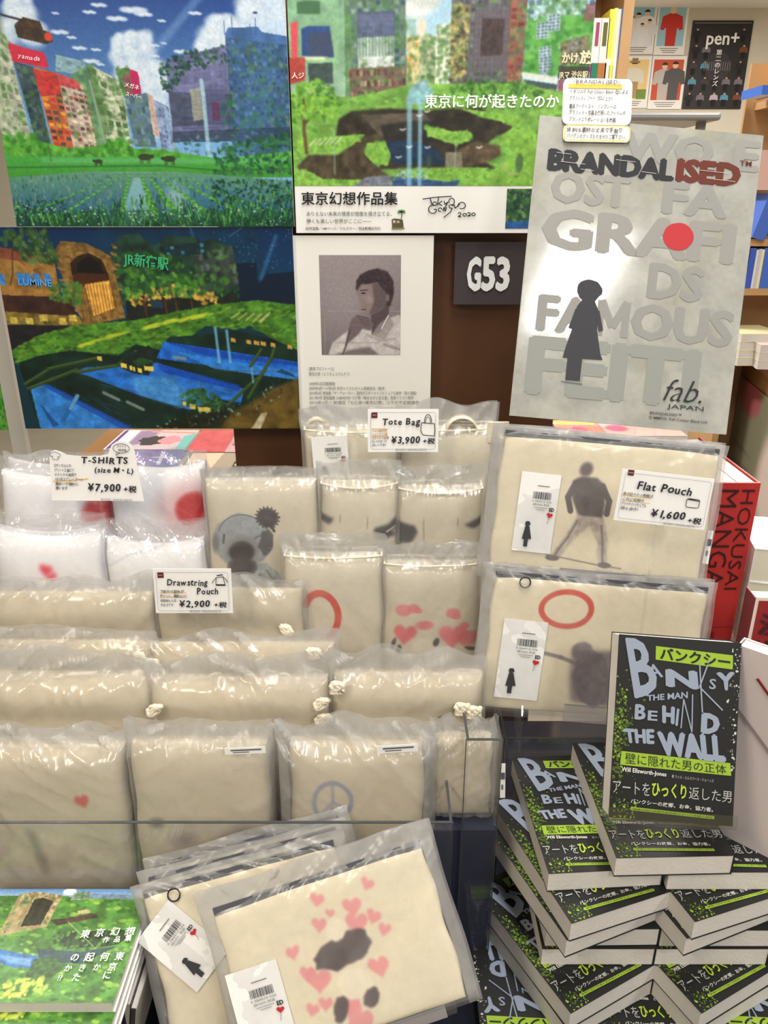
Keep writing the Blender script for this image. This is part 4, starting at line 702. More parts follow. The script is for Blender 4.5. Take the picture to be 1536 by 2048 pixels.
d = Dec(590, 471, 866, 860, W, H); T_ = (110, 108, 106)
for y, t_, wd in ((732, '[著者プロフィール]', 52), (743, '東京幻想（とうきょうげんそう）', 86), (763, '2008年5月活動開始', 55), (773, '2009年4月～11年3月 月刊リベラルタイム表紙担当（毎月）', 160), (783, '2010年6月 単独展「ザ・ウォーカー」国内ポスターメインビジュアル制作（馬の頭国）', 226), (793, '2011年9月 愛知電鉄 CHEMISTRY 七夕祭「眺めながら走る愛」背景イラスト制作', 220), (803, '2012年1月～ 新宿区「七仁彦×東京幻想」コラボ不定期連載', 232), (813, '2014年 個展開催', 40)): d.text(t_, 612 - (y - 732) * .02, y, 8.2, T_, 0, width=wd)
d.build('lettering', po, -.0008)
# --- shelf code sign
po, W, H = wallsheet(909, 484, 1049, 609, 1.255, 'shelf_sign', 'dark square shelf sign reading G53 on the brown panel', 'sign', None, xr=(908, 1046), edge=(62, 54, 58), thick=.006)
d = Dec(908, 484, 1048, 609, W, H)
for ch, x0_, x1_ in (('G', 933, 962), ('5', 963, 991), ('3', 992, 1020)): d.fit(ch, x0_, 512, x1_, 582, (228, 232, 236), .05)
d.build('lettering', po)
# a strip of another poster and a pale post at the left picture edge
c = Cv(0, 0, 60, 300, .6, (90, 160, 70)); c.dabs(200, [(0, 0), (60, 0), (60, 300), (0, 300)], GR, 4, 12); c.poly([(0, 0), (60, 0), (60, 90), (0, 110)], (120, 125, 120), .7, .4); c.ell(40, 120, 20, 12, (60, 90, 150), .8, .4)
a = at(-60, 690, 1.30); b = at(24, 860, 1.30); po = thing('art_poster', 'strip of a bright green poster at the left edge behind the night poster', 'poster', Matrix.Translation(((a.x + b.x) / 2, 1.30, b.z))); box('backing_board', -(b.x - a.x) / 2, (b.x - a.x) / 2, 0, .003, 0, .25, WHITE, po); c.sheet('printed_sheet', b.x - a.x, .25, po, PRINT)
x = at(20, 800, 1.26).x; t = thing('sign_stand', 'pale metal post at the left edge that carries the two left posters', 'stand', Matrix.Translation((x, 1.262, 0))); RL = mat('pale_post', (176, 172, 164), .4); box('post', -.012, .012, 0, .015, .02, 2.2, RL, t); box('foot', -.12, .12, -.07, .12, 0, .02, RL, t); box('cross_bar', -.02, pl - x + .05, -.008, .004, 1.7, 1.73, RL, t)
# ------------------------------------------------------------------ cloth goods
def cloth(name, parent, W, H, T, cv, seed=0, pw=(8, 5), wr=.0016, edge=.45, m=None, topcurve=0, x0=0, y0=0, z0=0, wsc=60, fold=None, body=None):
    """soft panel: bulging front carrying the flat print cv, thin sides, flat back (y from -T to 0)"""
    nx, ny = cv.w, cv.h; u = np.linspace(-1, 1, nx)[None, :]; v = np.linspace(-1, 1, ny)[:, None]
    prof = np.clip(1 - np.abs(u) ** pw[0], 0, 1) ** .5 * np.clip(1 - np.abs(v) ** pw[1], 0, 1) ** .5
    nz = (vnoise(ny, nx, nx * wsc / 100, ny * wsc / 130, seed + 11, 2) - .5) * 1.3
    y = -(T * edge + T * (1 - edge) * prof) - nz * wr * np.clip(prof * 1.5, 0, 1)
    if fold is not None: y = y - fold(u, v) * prof
    corner = 1 - .012 * (np.abs(v) ** 6); X = u * W / 2 * corner; Z = (1 - v) / 2 * H * np.ones_like(u); Z = Z + topcurve * (1 - v) / 2 * (u ** 2 - .5)
    X = X + .0012 * np.sin(v * 7 + seed) * np.ones_like(u)
    g = np.stack([np.broadcast_to(X, (ny, nx)) + x0, np.broadcast_to(y, (ny, nx)) + y0, np.broadcast_to(Z, (ny, nx)) + z0], -1).reshape(-1, 3)
    idx = list(range(nx)) + [r * nx + nx - 1 for r in range(1, ny)] + [(ny - 1) * nx + c_ for c_ in range(nx - 2, -1, -1)] + [r * nx for r in range(ny - 2, 0, -1)]
    ring = g[idx].copy(); ring[:, 1] = y0; k = len(g); n = len(idx); V = np.concatenate([g, ring])
    ex = [[idx[i], k + i, k + (i + 1) % n, idx[(i + 1) % n]][::-1] for i in range(n)] + [[k + i for i in range(n)]]
    o = cv.carry(name, V, nx, ny, parent, m or CLOTH, True, ex)
    if body is not None:
        ca = o.data.color_attributes['col']; cc = np.ones(len(V) * 4); ca.data.foreach_get('color', cc); cc = cc.reshape(-1, 4); cc[k:, :3] = lin(body); ca.data.foreach_set('color', cc.ravel())
    return o
def ridge(h, w_, sx, sy, seed): return 1 - np.abs(vnoise(h, w_, sx, sy, seed, 2) * 2 - 1) * 2.0
def sheared(a, k, h, w_):
    r = np.arange(h)[:, None]; c_ = np.arange(w_)[None, :]; return a[(r + (c_ * k // 12)) % a.shape[0], (c_ + (r * k // 9)) % a.shape[1]]
def sleeve(parent, W, H, T, seed=0, m=None, mx=.006, mt=.03, mb=.004, amp=.0035, lean_top=.0, y0=0, wav=.006, nx=70, ny=64, name='plastic_sleeve', tilt=0):
    """crinkled see-through bag around a W x H x T thing; mt = loose part above it"""
    m = m or FROST; u = np.linspace(-1, 1, nx)[None, :]; t = np.linspace(0, 1, ny)[:, None]; Ht = H + mt + mb; R = np.random.RandomState(seed)
    wv = sum(R.uniform(.3, 1) * np.sin(u * R.uniform(2, 9) + R.uniform(0, 6)) for _ in range(4)) / 2.4
    z = H + mt - t * Ht; z = z + (1 - t) ** 6 * wav * wv + tilt * u * (1 - t)
    inside = 1 / (1 + np.exp((z - H) / .0035)); prof = np.clip(1 - np.abs(u) ** 10, 0, 1) ** .5 * np.clip(1 - np.clip((-z + .004) / .012, 0, 1), 0, 1)
    sk_ = R.randint(3, 9) * (1 if seed % 2 else -1); rn = sheared(ridge(ny + 40, nx + 40, nx * .30, ny * .13, seed + 3), sk_, ny, nx) - .45; rn2 = sheared(ridge(ny + 40, nx + 40, nx * .10, ny * .34, seed + 5), -sk_, ny, nx) - .5
    up = np.clip((z - H + .03) / .04, 0, 1)
    y = -(T + .0025) * prof * inside - T * .45 * (1 - inside) - np.clip(amp * (.55 + 2.0 * up) * rn * prof, -.0012, .02) - amp * .5 * np.clip(rn2, 0, 1) * prof - lean_top * np.clip((z - H) / max(mt, .01), 0, 1) ** 1.5 * mt
    X = u * (W / 2 + mx) * (1 + .008 * np.sin(t * 9 + seed)) + (1 - t) * 0; V1 = np.stack([np.broadcast_to(X, (ny, nx)), np.broadcast_to(y, (ny, nx)) + y0, np.broadcast_to(z, (ny, nx))], -1).reshape(-1, 3)
    V2 = V1.copy().reshape(ny, nx, 3); yb = .0015 + .0 * y; V2[:, :, 1] = np.where(np.abs(u) > .985, V2[:, :, 1], y0 + yb - T * .3 * (1 - inside) + amp * .8 * np.clip(rn2, -.2, 1) * (1 - inside))
    V2 = V2[::2, ::2].reshape(-1, 3); nx2, ny2 = len(range(0, nx, 2)), len(range(0, ny, 2))
    def q(nx, ny, o): i = np.arange((ny - 1) * (nx - 1)); r = i // (nx - 1); c_ = i % (nx - 1); a = r * nx + c_ + o; return np.stack([a, a + nx, a + nx + 1, a + 1], -1)
    Q = np.concatenate([q(nx, ny, 0), q(nx2, ny2, len(V1))[:, ::-1]]); V = np.concatenate([V1, V2]); me = bpy.data.meshes.new(name)
    me.vertices.add(len(V)); me.vertices.foreach_set('co', V.astype(np.float32).ravel()); me.loops.add(Q.size); me.polygons.add(len(Q)); me.loops.foreach_set('vertex_index', Q.ravel().astype(np.int32))
    me.polygons.foreach_set('loop_start', (np.arange(len(Q)) * 4).astype(np.int32)); me.polygons.foreach_set('loop_total', np.full(len(Q), 4, np.int32)); me.update(calc_edges=True); me.polygons.foreach_set('use_smooth', [True] * len(Q))
    m2 = CLEAR2 if m is CLEAR else FROST2; me.materials.append(m); me.materials.append(m2); zz = V[Q].mean(1); me.polygons.foreach_set('material_index', ((zz[:, 2] > H + .002) | (np.abs(zz[:, 0]) > W / 2)).astype(np.int32))
    return link(name, me, parent)
def crumple(parent, cx, cz, y, w_, h, seed, m=None, name='plastic_crumple'):
    """loose ball of film bursting from a bag mouth"""
    nx, ny = 30, 20; R = np.random.RandomState(seed); V = []; n1 = vnoise(ny, nx, 7, 6, seed, 3); n2 = vnoise(ny, nx, 6, 5, seed + 9, 3)
    for j in range(ny):
        for i in range(nx):
            a = 2 * math.pi * i / (nx - 1); ph = math.pi * (j / (ny - 1) - .5); k = .72 + .62 * (n1[j, i % (nx - 1)] - .3); V.append((cx + w_ / 2 * k * math.cos(a) * math.cos(ph), y + .016 * k * math.sin(a) * math.cos(ph), cz + h / 2 * (math.sin(ph) * (.8 + .5 * n2[j, i % (nx - 1)]))))
    Fc = [(j * nx + i, j * nx + i + 1, (j + 1) * nx + i + 1, (j + 1) * nx + i) for j in range(ny - 1) for i in range(nx - 1)]; return link(name, mesh(name, V, Fc, True), parent, m or FROST)
def tagcard(parent, x, z, y, w_, h, rot=0, label=None, blur=False):
    o = bpy.data.objects.new('hang_tag', None); me = mesh('hang_tag', *box_vf(-w_ / 2, w_ / 2, 0, .0006, 0, h)); o = link('hang_tag', me, parent, WHITE); o.location = (x, y, z); o.rotation_euler = (0, math.radians(rot), 0)
    d = Dec(0, 0, 100, 200, w_, h); R = random.Random(4); g = (120, 122, 124)
    xx = 36
    while xx < 82: b = R.choice([1, 1.6, 2.4]); d.rect(xx, 46, xx + b, 64, (70, 72, 74)); xx += b + R.choice([1, 1.8])
    d.text('9 784910 526', 34, 72, 8, g, width=50); d.text('綿100% 税抜', 38, 80, 7, g, width=42); d.rect(44, 30, 74, 32, g); d.rect(42, 84, 76, 86, (170, 172, 174)); d.rect(48, 89, 70, 91, (170, 172, 174))
    d.text('ED', 80, 92, 13, (46, 46, 50), .04, width=13); d.poly(heart_pts(84, 102, 8, 10), (190, 44, 52)); d.line([(83, 110), (80, 124)], .8, (90, 90, 90))
    d.poly(blob(32, 128, 6.5, 6.5, 16, .1), (60, 62, 66)); d.poly([(27, 134), (37, 134), (46, 166), (22, 168)], (60, 62, 66)); d.rect(28, 166, 38, 186, (60, 62, 66))
    d.build('tag_print', o, -.0004); return o
def bag(name, label, cat, grp, l, r, t, Y, zb, lean, T, paint=None, res=.3, seed=0, ym=None, mt=.03, kw={}, sk={}, bg=CREAM, m=None, sl=None, yaw=0):
    M, W, H = slot(l, r, t, Y - T, zb, lean, ym); H = slot(l, r, t, Y - T * .3, zb, lean, ym)[2]; b = proj(M.translation)[1]; M = Matrix.Translation((0, T, 0)) @ M; o = thing(name, label, cat, M, grp)
    c = Cv(l, t, r, b, res, bg); 
    if paint: paint(c)
    c.mul(.012, 25, seed, 3); cloth('folded_cloth', o, W, H, T, c, seed, m=m, body=bg, **kw); 
    sleeve(o, W, H, T, seed + 40, sl, mt=mt, **sk); return o, W, H, T
def hem(o, W, H, T, col=CREAM, dz=.004, seed=0, sag=.004):
    """stitched rim at the mouth of a tote, with its second layer behind"""
    P = [(x * W / 2, -T * .75 - .002 * math.cos(x * 1.4), H - sag * (1 - x * x) + dz * .3) for x in np.linspace(-.97, .97, 15)] + [(x * W / 2, -.002, H + dz + .001 * math.sin(x * 5 + seed)) for x in np.linspace(.97, -.97, 15)]
    return tube('hem', P, .0016, mat('canvas_hem', (226, 218, 198), .9, .3, 800, .1), o, 6, True)
# --- white T-shirts
WHT = (236, 236, 240)
def shirt(label, l, r, t, Y, zb, T, paint, seed, mt, ym=None, layers=2, lean=4):
    o, W, H, T = bag('folded_shirt', label, 't-shirt', 'folded white shirts', l, r, t, Y, zb, lean, T, paint, .32, seed, ym, mt, kw=dict(pw=(9, 4), wr=.0018, edge=.35, wsc=90, topcurve=.012), sk=dict(amp=.006, mx=.006), bg=WHT, m=mat('printed_jersey', None, .95, .2, 1200, .1, vcol=True), sl=CLEAR)
    return o
def p_red1(c): c.ell(190, 1018, 30, 24, (205, 40, 46), 1, .35); c.poly([(165, 992), (186, 1006), (180, 1038)], (190, 40, 48), .9, soft=4); c.ell(214, 1040, 12, 22, (190, 60, 70), .7, .3)
def p_red2(c): c.ell(372, 1010, 42, 38, (225, 120, 124), .6, .9); c.ell(376, 1010, 29, 30, (200, 34, 38), 1, .18)
def p_heart(c): c.poly(heart_pts(88, 1122, 14, 12), (228, 62, 84), 1, soft=1); c.poly(heart_pts(98, 1136, 11, -12), (228, 62, 84), 1, soft=1)
shirt('white folded shirt with a cut red shape, back left under the price card', -6, 214, 948, 1.06, .96, .035, p_red1, 1, .028)
shirt('white folded shirt with a big red disc at its right edge, back right', 215, 405, 930, 1.06, .96, .035, p_red2, 2, .022)
shirt('plain white shirt peeking out as the rearmost layer behind the shirt price card', 20, 212, 922, 1.10, .96, .012, None, 5, .014)
shirt('white folded shirt with two small red hearts, front left', -20, 200, 1068, .975, .90, .04, p_heart, 3, .03)
shirt('plain white shirt slipped behind the two-heart shirt', 0, 206, 1056, .99, .90, .008, None, 6, .01)
shirt('plain white folded shirt with a painted slanting fold shade, front right beside the grey-dome tote', 206, 405, 1082, .975, .90, .035, lambda c: c.line([(200, 1140), (260, 1098), (330, 1080), (400, 1070)], 3, (205, 206, 212), .9, 4), 4, .03)  # fold is only a soft grey shade line in the cloth colour
# --- totes
DK = (62, 58, 62)
def arc_(x, y, rx, ry, a0, a1, n=16): return [(x + rx * math.cos(math.radians(a0 + (a1 - a0) * i / n)), y + ry * math.sin(math.radians(a0 + (a1 - a0) * i / n))) for i in range(n + 1)]
def p_dome(c):
    G = (160, 166, 172); c.poly(blob(484, 1072, 60, 54, 30, .03, 1), G, 1, .1, soft=1); c.poly([(440, 1170), (446, 1135), (470, 1122), (530, 1116), (556, 1140), (562, 1170), (562, 1190), (440, 1190)], (166, 172, 176), 1, .15, soft=1)
    c.ell(481, 1092, 32, 28, (120, 118, 122), .9, .3); c.ell(481, 1094, 25, 21, (58, 50, 54), 1, .15); c.line(arc_(484, 1070, 52, 50, 200, 330), 2, (96, 98, 104), .9, 1); c.line([(446, 1060), (444, 1076)], 4, DK, .9, 2); c.line([(508, 1066), (520, 1060)], 4, (110, 112, 118), .9, 2)
    for q in range(4): c.line([(524 + q * 3, 1062 + q * 8), (542, 1060 + q * 9)], 2, (196, 198, 196), .9, 1); c.ell(482, 1124, 22, 14, (70, 62, 66), .9, .5); c.ell(535, 1026, 17, 15, (54, 48, 52), 1, .35); [c.line([(535, 1026), (535 + 24 * math.cos(a), 1026 + 21 * math.sin(a))], 2, (80, 74, 78), .7, 2) for a in np.linspace(0, 6.2, 19)]; c.line([(540, 1040), (546, 1052)], 4, DK, .8, 3); c.poly(blob(530, 1076, 14, 24, 16, .2, 3, 10), (92, 90, 94), .7, soft=1)
    c.ell(428, 1078, 8, 18, (110, 112, 118), .8, .4)
    for x, y in ((515, 1140), (530, 1132), (470, 1150)): c.line([(x, y), (x + 10, y + 16)], 4, (110, 112, 118), .8, 2)
bag('tote_bag', 'cream tote bag printed with a large grey dome and dark spots', 'bag', 'folded tote bags', 412, 637, 958, .99, .955, 3, .030, p_dome, .85, 11, 1060, .016, kw=dict(wr=.002))
o, W, H, T = bag('tote_bag', 'rear cream tote bag with a barcode tag, left of the tote price card', 'bag', 'folded tote bags', 606, 802, 856, 1.07, 1.0, 2, .036, None, .25, 12, 900, .03, kw=dict(wr=.002)); hem(o, W, H, T, seed=1)
tagcard(o, -.028, H - .075, -T - .004, .050, .07, -3, blur=True); d = None
tube('handle', [(-W * .36 + .014 * math.cos(a), -.012 - .004 * math.sin(a), H + .002 + .012 * math.sin(a)) for a in np.linspace(0, math.pi, 12)], .004, mat('canvas_hem', None), o, 6)
o, W, H, T = bag('tote_bag', 'cream tote bag at the back with looped webbing handle, right of the tote price card', 'bag', 'folded tote bags', 800, 990, 852, 1.06, 1.0, 2, .036, None, .25, 13, 900, .034, kw=dict(wr=.002)); hem(o, W, H, T, seed=2)
V = []; 
for i, a in enumerate(np.linspace(-.2, math.pi + .2, 14)): V += [(.02 + .022 * math.cos(a), -.030, H - .004 + .02 * math.sin(a)), (.02 + .022 * math.cos(a), -.008, H - .004 + .02 * math.sin(a))]
link('handle', mesh('handle', V, [(2 * i, 2 * i + 1, 2 * i + 3, 2 * i + 2) for i in range(13)], True), o, mat('canvas_hem', None)).modifiers.new('s', 'SOLIDIFY').thickness = .002
box('handle', .055, .085, -.03, -.026, H - .02, H + .010, mat('canvas_hem', None), o, .001)
def p_strap(side):
    def f(c):
        if side: c.poly([(796, 1024), (800, 1036), (832, 1042), (838, 1054), (826, 1074), (796, 1080)], DK, 1, soft=.8); c.poly([(930, 1040), (972, 1024), (972, 1040), (950, 1048)], DK, 1, soft=.8)
        else: c.poly([(640, 1020), (668, 1028), (660, 1040), (640, 1034)], DK, 1, soft=.8); c.poly([(748, 1046), (775, 1040), (796, 1024), (796, 1046), (784, 1054), (794, 1062), (770, 1068), (760, 1068), (748, 1062)], DK, 1, soft=.8); c.line([(774, 1054), (798, 1042)], 3, CREAM, 1, 1)
    return f
for (l, r, t, sd, sp, lb, cr) in ((640, 796, 962, 14, 0, 'cream tote bag with dark curved stripes at its lower right, behind the red-arc tote', (.055, .012)), (796, 968, 972, 15, 1, 'cream tote bag with dark stripes at its lower edges, below the looped-handle tote', (.025, .02))):
    o, W, H, T = bag('tote_bag', lb, 'bag', 'folded tote bags', l, r, t, .985, .955, 3, .034, p_strap(sp), .45, sd, 1010, .03, kw=dict(pw=(4, 5), wr=.002)); hem(o, W, H, T, seed=sd, sag=.007)
    crumple(o, cr[0], H + .008, -.014, .06 if sp else .045, .03 if sp else .022, sd)
def p_arc(c):
    P = arc(640, 1222, 34, 47, -150, 60, 30); c.line([(x, y) for x, y in P], 13, (206, 84, 70), .95, 3)
def p_blobs(c):
    PK = (226, 118, 128)
    for x, y, rx in ((806, 1210, 16), (826, 1206, 12), (836, 1210, 8), (905, 1216, 14), (912, 1222, 9)): c.ell(x, y, rx, rx * .75, PK, .75, .2)
    c.poly(heart_pts(812, 1258, 25, 5), (222, 104, 114), .9, soft=1); c.ell(850, 1240, 18, 9, PK, .8, .3); c.poly(heart_pts(908, 1262, 30, 0), PK, .9, soft=1); c.ell(940, 1268, 20, 16, (222, 104, 114), .8, .2); c.ell(930, 1242, 10, 8, PK, .8)
    c.poly(blob(856, 1296, 32, 30, 24, .03), (226, 219, 203), 1, soft=1); 
    for x, y, a, b in ((790, 1278, 4, 12), (800, 1290, 5, 10), (945, 1290, 12, 4), (876, 1275, 6, 9)): c.ell(x, y, a, b, DK, .9, .3, 20)
for (l, r, t, sd, pf, lb, cr) in ((568, 766, 1106, 16, p_arc, 'cream tote bag printed with a thick red arc, behind the drawstring pouches', (-.01, .09)), (766, 962, 1122, 17, p_blobs, 'cream tote bag printed with pink hearts, left of the lower flat pouch', (.03, .08))):
    o, W, H, T = bag('tote_bag', lb, 'bag', 'folded tote bags', l, r, t, .93, .89, 4, .032, pf, .5, sd, 1200, .026, kw=dict(pw=(5, 6), wr=.002)); hem(o, W, H, T, seed=sd, sag=.003)
    crumple(o, cr[0], H + .012, -.012, cr[1], .032, sd)
# --- drawstring pouches
ROPE = mat('cotton_cord', (236, 228, 208), .9, .6, 900, .1)
def knot(o, x, z, y, s, seed):
    R = random.Random(seed); P = []
    for i in range(60): a = i * .52; P.append((x + s * (math.cos(a) * (.7 + .3 * math.sin(i * .37 + seed))) + R.uniform(-1, 1) * .001, y - abs(s * .5 * math.sin(a * 1.3)), z + s * .75 * math.sin(a * 1.07 + seed)))
    return tube('cord_knot', P, .0028, ROPE, o, 6)
CRM = (206, 195, 172)
def fgather(u, v): return .0035 * np.exp(-((v + .78) / .13) ** 2) * (1 + .3 * np.sin(u * 26 + 3 * np.sin(u * 5))) - .003 * np.exp(-((v + .52) / .1) ** 2)
def dpouch(lb, l, r, t, Y, zb, T, sd, paint=None, kn=None, mt=.025, ym=None, tilt=0, res=.3, wr=.0035, gather=True, lean=6, sk={}):
    o, W, H, T = bag('drawstring_pouch', lb, 'pouch', 'drawstring pouches in polythene', l, r, t, Y, zb, lean, T, paint, res, sd, ym, mt, kw=dict(pw=(7, 4), wr=wr * .95, wsc=70, fold=fgather if gather else None), sl=FROSTP, sk=dict(dict(amp=.0062, tilt=tilt, wav=.01), **sk), bg=CRM)
    if kn:
        for x_, z_ in kn: knot(o, x_ * W / 2, H * z_, -T - .003, .0085, sd)
    return o, W, H, T
dpouch('cream drawstring pouch, back row left, below the two-heart shirt', -30, 306, 1185, .888, .85, .022, 21, None, None, .022)
dpouch('cream drawstring pouch with a cord knot, back row right behind its price card', 312, 604, 1178, .888, .85, .022, 22, None, [(.78, .78)], .016)
dpouch('cream drawstring pouch, second row from the back at left', -30, 304, 1282, .84, .81, .02, 23, None, [(.9, .93)], .018)
dpouch('cream drawstring pouch with a pale knot at its right end, second row from the back', 296, 672, 1286, .84, .81, .02, 24, None, [(.78, .97), (-.93, .9)], .014, tilt=.004)
dpouch('crumpled cream drawstring pouch in bulky film, third row at left', -40, 296, 1350, .788, .80, .034, 25, None, None, .034, wr=.006, tilt=-.006)
dpouch('cream drawstring pouch with a long side cord, third row in the middle', 292, 656, 1356, .788, .80, .032, 26, None, [(-.9, .86), (.93, .9), (.94, .8)], .03, wr=.005, tilt=.004)
dpouch('cream drawstring pouch knotted on both sides, third row beside the lower flat pouch', 664, 968, 1346, .785, .80, .03, 27, lambda c: [c.line([(x, y), (x + 12, y - 8)], 4, (60, 54, 52), .9, 1.5) for x, y in ((872, 1430), (874, 1440), (876, 1450))], [(-.93, .97), (.86, .82), (.7, .84)], .03, wr=.004)
def p_small(c): c.poly(heart_pts(163, 1586, 16, -12), (205, 60, 62), .9, soft=2); c.poly([(40, 1640), (62, 1650), (72, 1690), (84, 1700), (76, 1745), (62, 1748), (60, 1690)], (110, 100, 92), .7, soft=7)
def p_smudge(c): 
    c.ell(310, 1632, 13, 9, (96, 86, 86), .8, .7); c.ell(365, 1668, 20, 13, (128, 116, 112), .7, .9); c.ell(400, 1634, 40, 10, (170, 158, 150), .5, .9); c.ell(487, 1658, 30, 20, (104, 94, 96), .8, .7); c.ell(440, 1650, 20, 12, (190, 176, 166), .5, .9)
def p_peace(c):
    P = [(664 + 37 * math.cos(a), 1588 + 39 * math.sin(a)) for a in np.linspace(0, 2 * math.pi, 40)]; B = (140, 146, 170); c.line(P, 7, B, .85, 6); c.line([(664, 1550), (664, 1626)], 6, B, .7, 5); c.line([(664, 1588), (640, 1614)], 6, B, .7, 5); c.line([(664, 1588), (700, 1604)], 6, B, .7, 5)
def carelabel(o, x, z, y, w_, h, rot=0):
    a = box('care_label', -w_ / 2, w_ / 2, -.0006, 0, 0, h, WHITE, o); a.location = (x, y, z); a.rotation_euler = (0, math.radians(rot), 0); d = Dec(0, 0, 100, 20, w_, h)
    d.rect(15, 5, 90, 9, (90, 92, 96)); d.rect(20, 12, 60, 15, (120, 122, 126)); d.build('label_print', a, -.0010)
o, W, H, T = dpouch('cream drawstring pouch with a small red heart, front row at left above the art books', -60, 246, 1492, .70, .784, .03, 28, p_small, None, .024, gather=False, tilt=-.004, res=.5, wr=.004, ym=1600)
dpouch('cream drawstring pouch standing as second layer behind the red-heart pouch', -40, 262, 1476, .722, .784, .012, 38, None, None, .014, gather=False, ym=1600)
o, W, H, T = dpouch('cream drawstring pouch with grey smudged print, front row in the middle', 262, 536, 1482, .70, .784, .03, 29, p_smudge, None, .026, gather=False, res=.5, wr=.002, ym=1600); carelabel(o, .055, H - .002, -T - .002, .045, .008, -3)
dpouch('cream drawstring pouch standing as second layer behind the smudged-print pouch', 246, 546, 1478, .722, .784, .012, 39, None, None, .012, gather=False, ym=1600)
o, W, H, T = dpouch('cream drawstring pouch with a blue-grey ring sign, front row right of centre', 580, 848, 1484, .70, .784, .032, 30, p_peace, None, .03, gather=False, res=.5, wr=.002, ym=1600, sk=dict(mx=.016)); carelabel(o, .045, H + .002, -T - .002, .045, .009, -4)
dpouch('cream drawstring pouch standing as second layer behind the ring-sign pouch', 566, 862, 1474, .722, .784, .012, 40, None, None, .016, gather=False, ym=1600, sk=dict(mx=.012))
o, W, H, T = dpouch('cream drawstring pouch in dull film at the right end of the front row, half hidden', 868, 984, 1468, .725, .877, .02, 31, None, None, .02, gather=False, ym=1560); carelabel(o, .046, .03, -T - .002, .006, .045, -2)
# --- flat zip pouches
def fpouch(label, M, W, H, paint, box4, res, seed, zips=True, tg=None, lab=None, mt=.012, mx=.012, T=.008, amp=.0022, puller=None, flap=None):
    o = thing('flat_pouch', label, 'pouch', M, 'flat zip pouches in polythene'); c = Cv(*box4, res, (228, 218, 192))
    if paint: paint(c)
    c.mul(.012, 25, seed, 3); cloth('pouch_body', o, W, H, T, c, seed, pw=(16, 12), wr=.0012, edge=.4, body=(224, 214, 190))
    if zips:
        z = box('zipper', -W / 2 + .001, W / 2 - .001, -T * .75, -T * .2, H - .0035, H + .004, ZIP, o)
        if puller is not None: tube('puller_ring', [(puller * W / 2 + .0065 * math.cos(a), -T - .002, -.0065 + H + .0065 * math.sin(a)) for a in np.linspace(0, 2 * math.pi, 17)[:-1]], .0009, mat('dark_metal', (62, 62, 66), .35, metal=.8), z, 6, True)
    if tg: tagcard(o, tg[0], tg[1], -T - .0022, tg[2], tg[3], tg[4])
    if lab: carelabel(o, *lab)
    sleeve(o, W, H, T, seed + 60, None, mx=mx, mt=mt, mb=.008, amp=amp, wav=.0015, nx=90, ny=70); return o
def p_fig1(c):
    D = (104, 92, 96); D2 = (84, 74, 78); c.ell(1156, 942, 13, 14, D, .95, .3); c.poly([(1134, 966), (1150, 956), (1180, 956), (1198, 968), (1204, 1000), (1200, 1036), (1150, 1034), (1136, 1000)], D2, .95, .15, soft=1.5)
    c.line([(1140, 972), (1128, 1000), (1134, 1026)], 12, D2, .95, 2); c.line([(1196, 972), (1212, 1000), (1208, 1026)], 12, D2, .95, 2)
    c.poly([(1148, 1034), (1202, 1036), (1220, 1080), (1224, 1126), (1208, 1128), (1200, 1084), (1176, 1052), (1150, 1084), (1128, 1124), (1110, 1120), (1132, 1078)], (176, 164, 156), .9, .2, 6, soft=1.5); c.line([(1150, 1044), (1138, 1080), (1116, 1120)], 4, D, .7, 3); c.line([(1200, 1050), (1212, 1090), (1216, 1124)], 4, D, .7, 3)
    c.ell(1112, 1124, 14, 6, D, .9); c.ell(1220, 1130, 14, 6, D, .9); c.line([(1100, 1118), (1200, 1130), (1254, 1134)], 3, (130, 116, 116), .8, 2)
def p_fig2(c):
    P = [(1121 + 50 * math.cos(a), 1216 + 36 * math.sin(a)) for a in np.linspace(0, 2 * math.pi, 50)]; c.line(P, 10, (206, 84, 70), .95, 4)
    c.poly(blob(1190, 1360, 38, 62, 26, .06, 3, -12), (110, 100, 106), .95, .15, soft=3); c.poly(blob(1160, 1300, 22, 18, 20, .06, 4), (128, 116, 118), .9, .2, soft=3); c.line([(1158, 1330), (1120, 1318), (1088, 1312)], 8, (126, 116, 118), .85, 4); c.poly([(1140, 1300), (1230, 1296), (1240, 1420), (1150, 1410)], (112, 102, 108), .8, .15, soft=5)
MP, k = slotc(1203, 1024, .885, 12, 5.2); FW, FH = .262, .172
T1 = MP @ Matrix.Translation((0, 0, -FH / 2)); fpouch('flat pouch printed with a dark standing figure, on the upper acrylic ledge', T1, FW, FH, p_fig1, (985, 885, 1420, 1165), .6, 51, tg=(-.083, .030, .048, .098, 1), lab=(FW / 2 + .004, .034, -.006, .007, .042, 0), mt=.010, amp=.0018)
MP2, k = slotc(1184, 1296, .83, 12, 4.6); T2 = MP2 @ Matrix.Translation((0, 0, -FH / 2)); fpouch('flat pouch printed with a red ring and dark blot, on the lower ledge', T2, FW, FH, p_fig2, (970, 1155, 1400, 1440), .6, 52, tg=(-.090, .016, .054, .102, 1.5), mt=.010, amp=.0018, puller=-.72)
fpouch('flat pouch standing behind the dark-figure pouch on the upper ledge, only its zip edge showing', T1 @ Matrix.Translation((0, .013, .003)), FW, FH, None, (985, 885, 1420, 1165), .12, 53, mt=.008)
fpouch('flat pouch standing behind the red-ring pouch on the lower ledge, only its zip edge showing', T2 @ Matrix.Translation((0, .013, .003)), FW, FH, None, (985, 885, 1420, 1165), .12, 54, mt=.008)
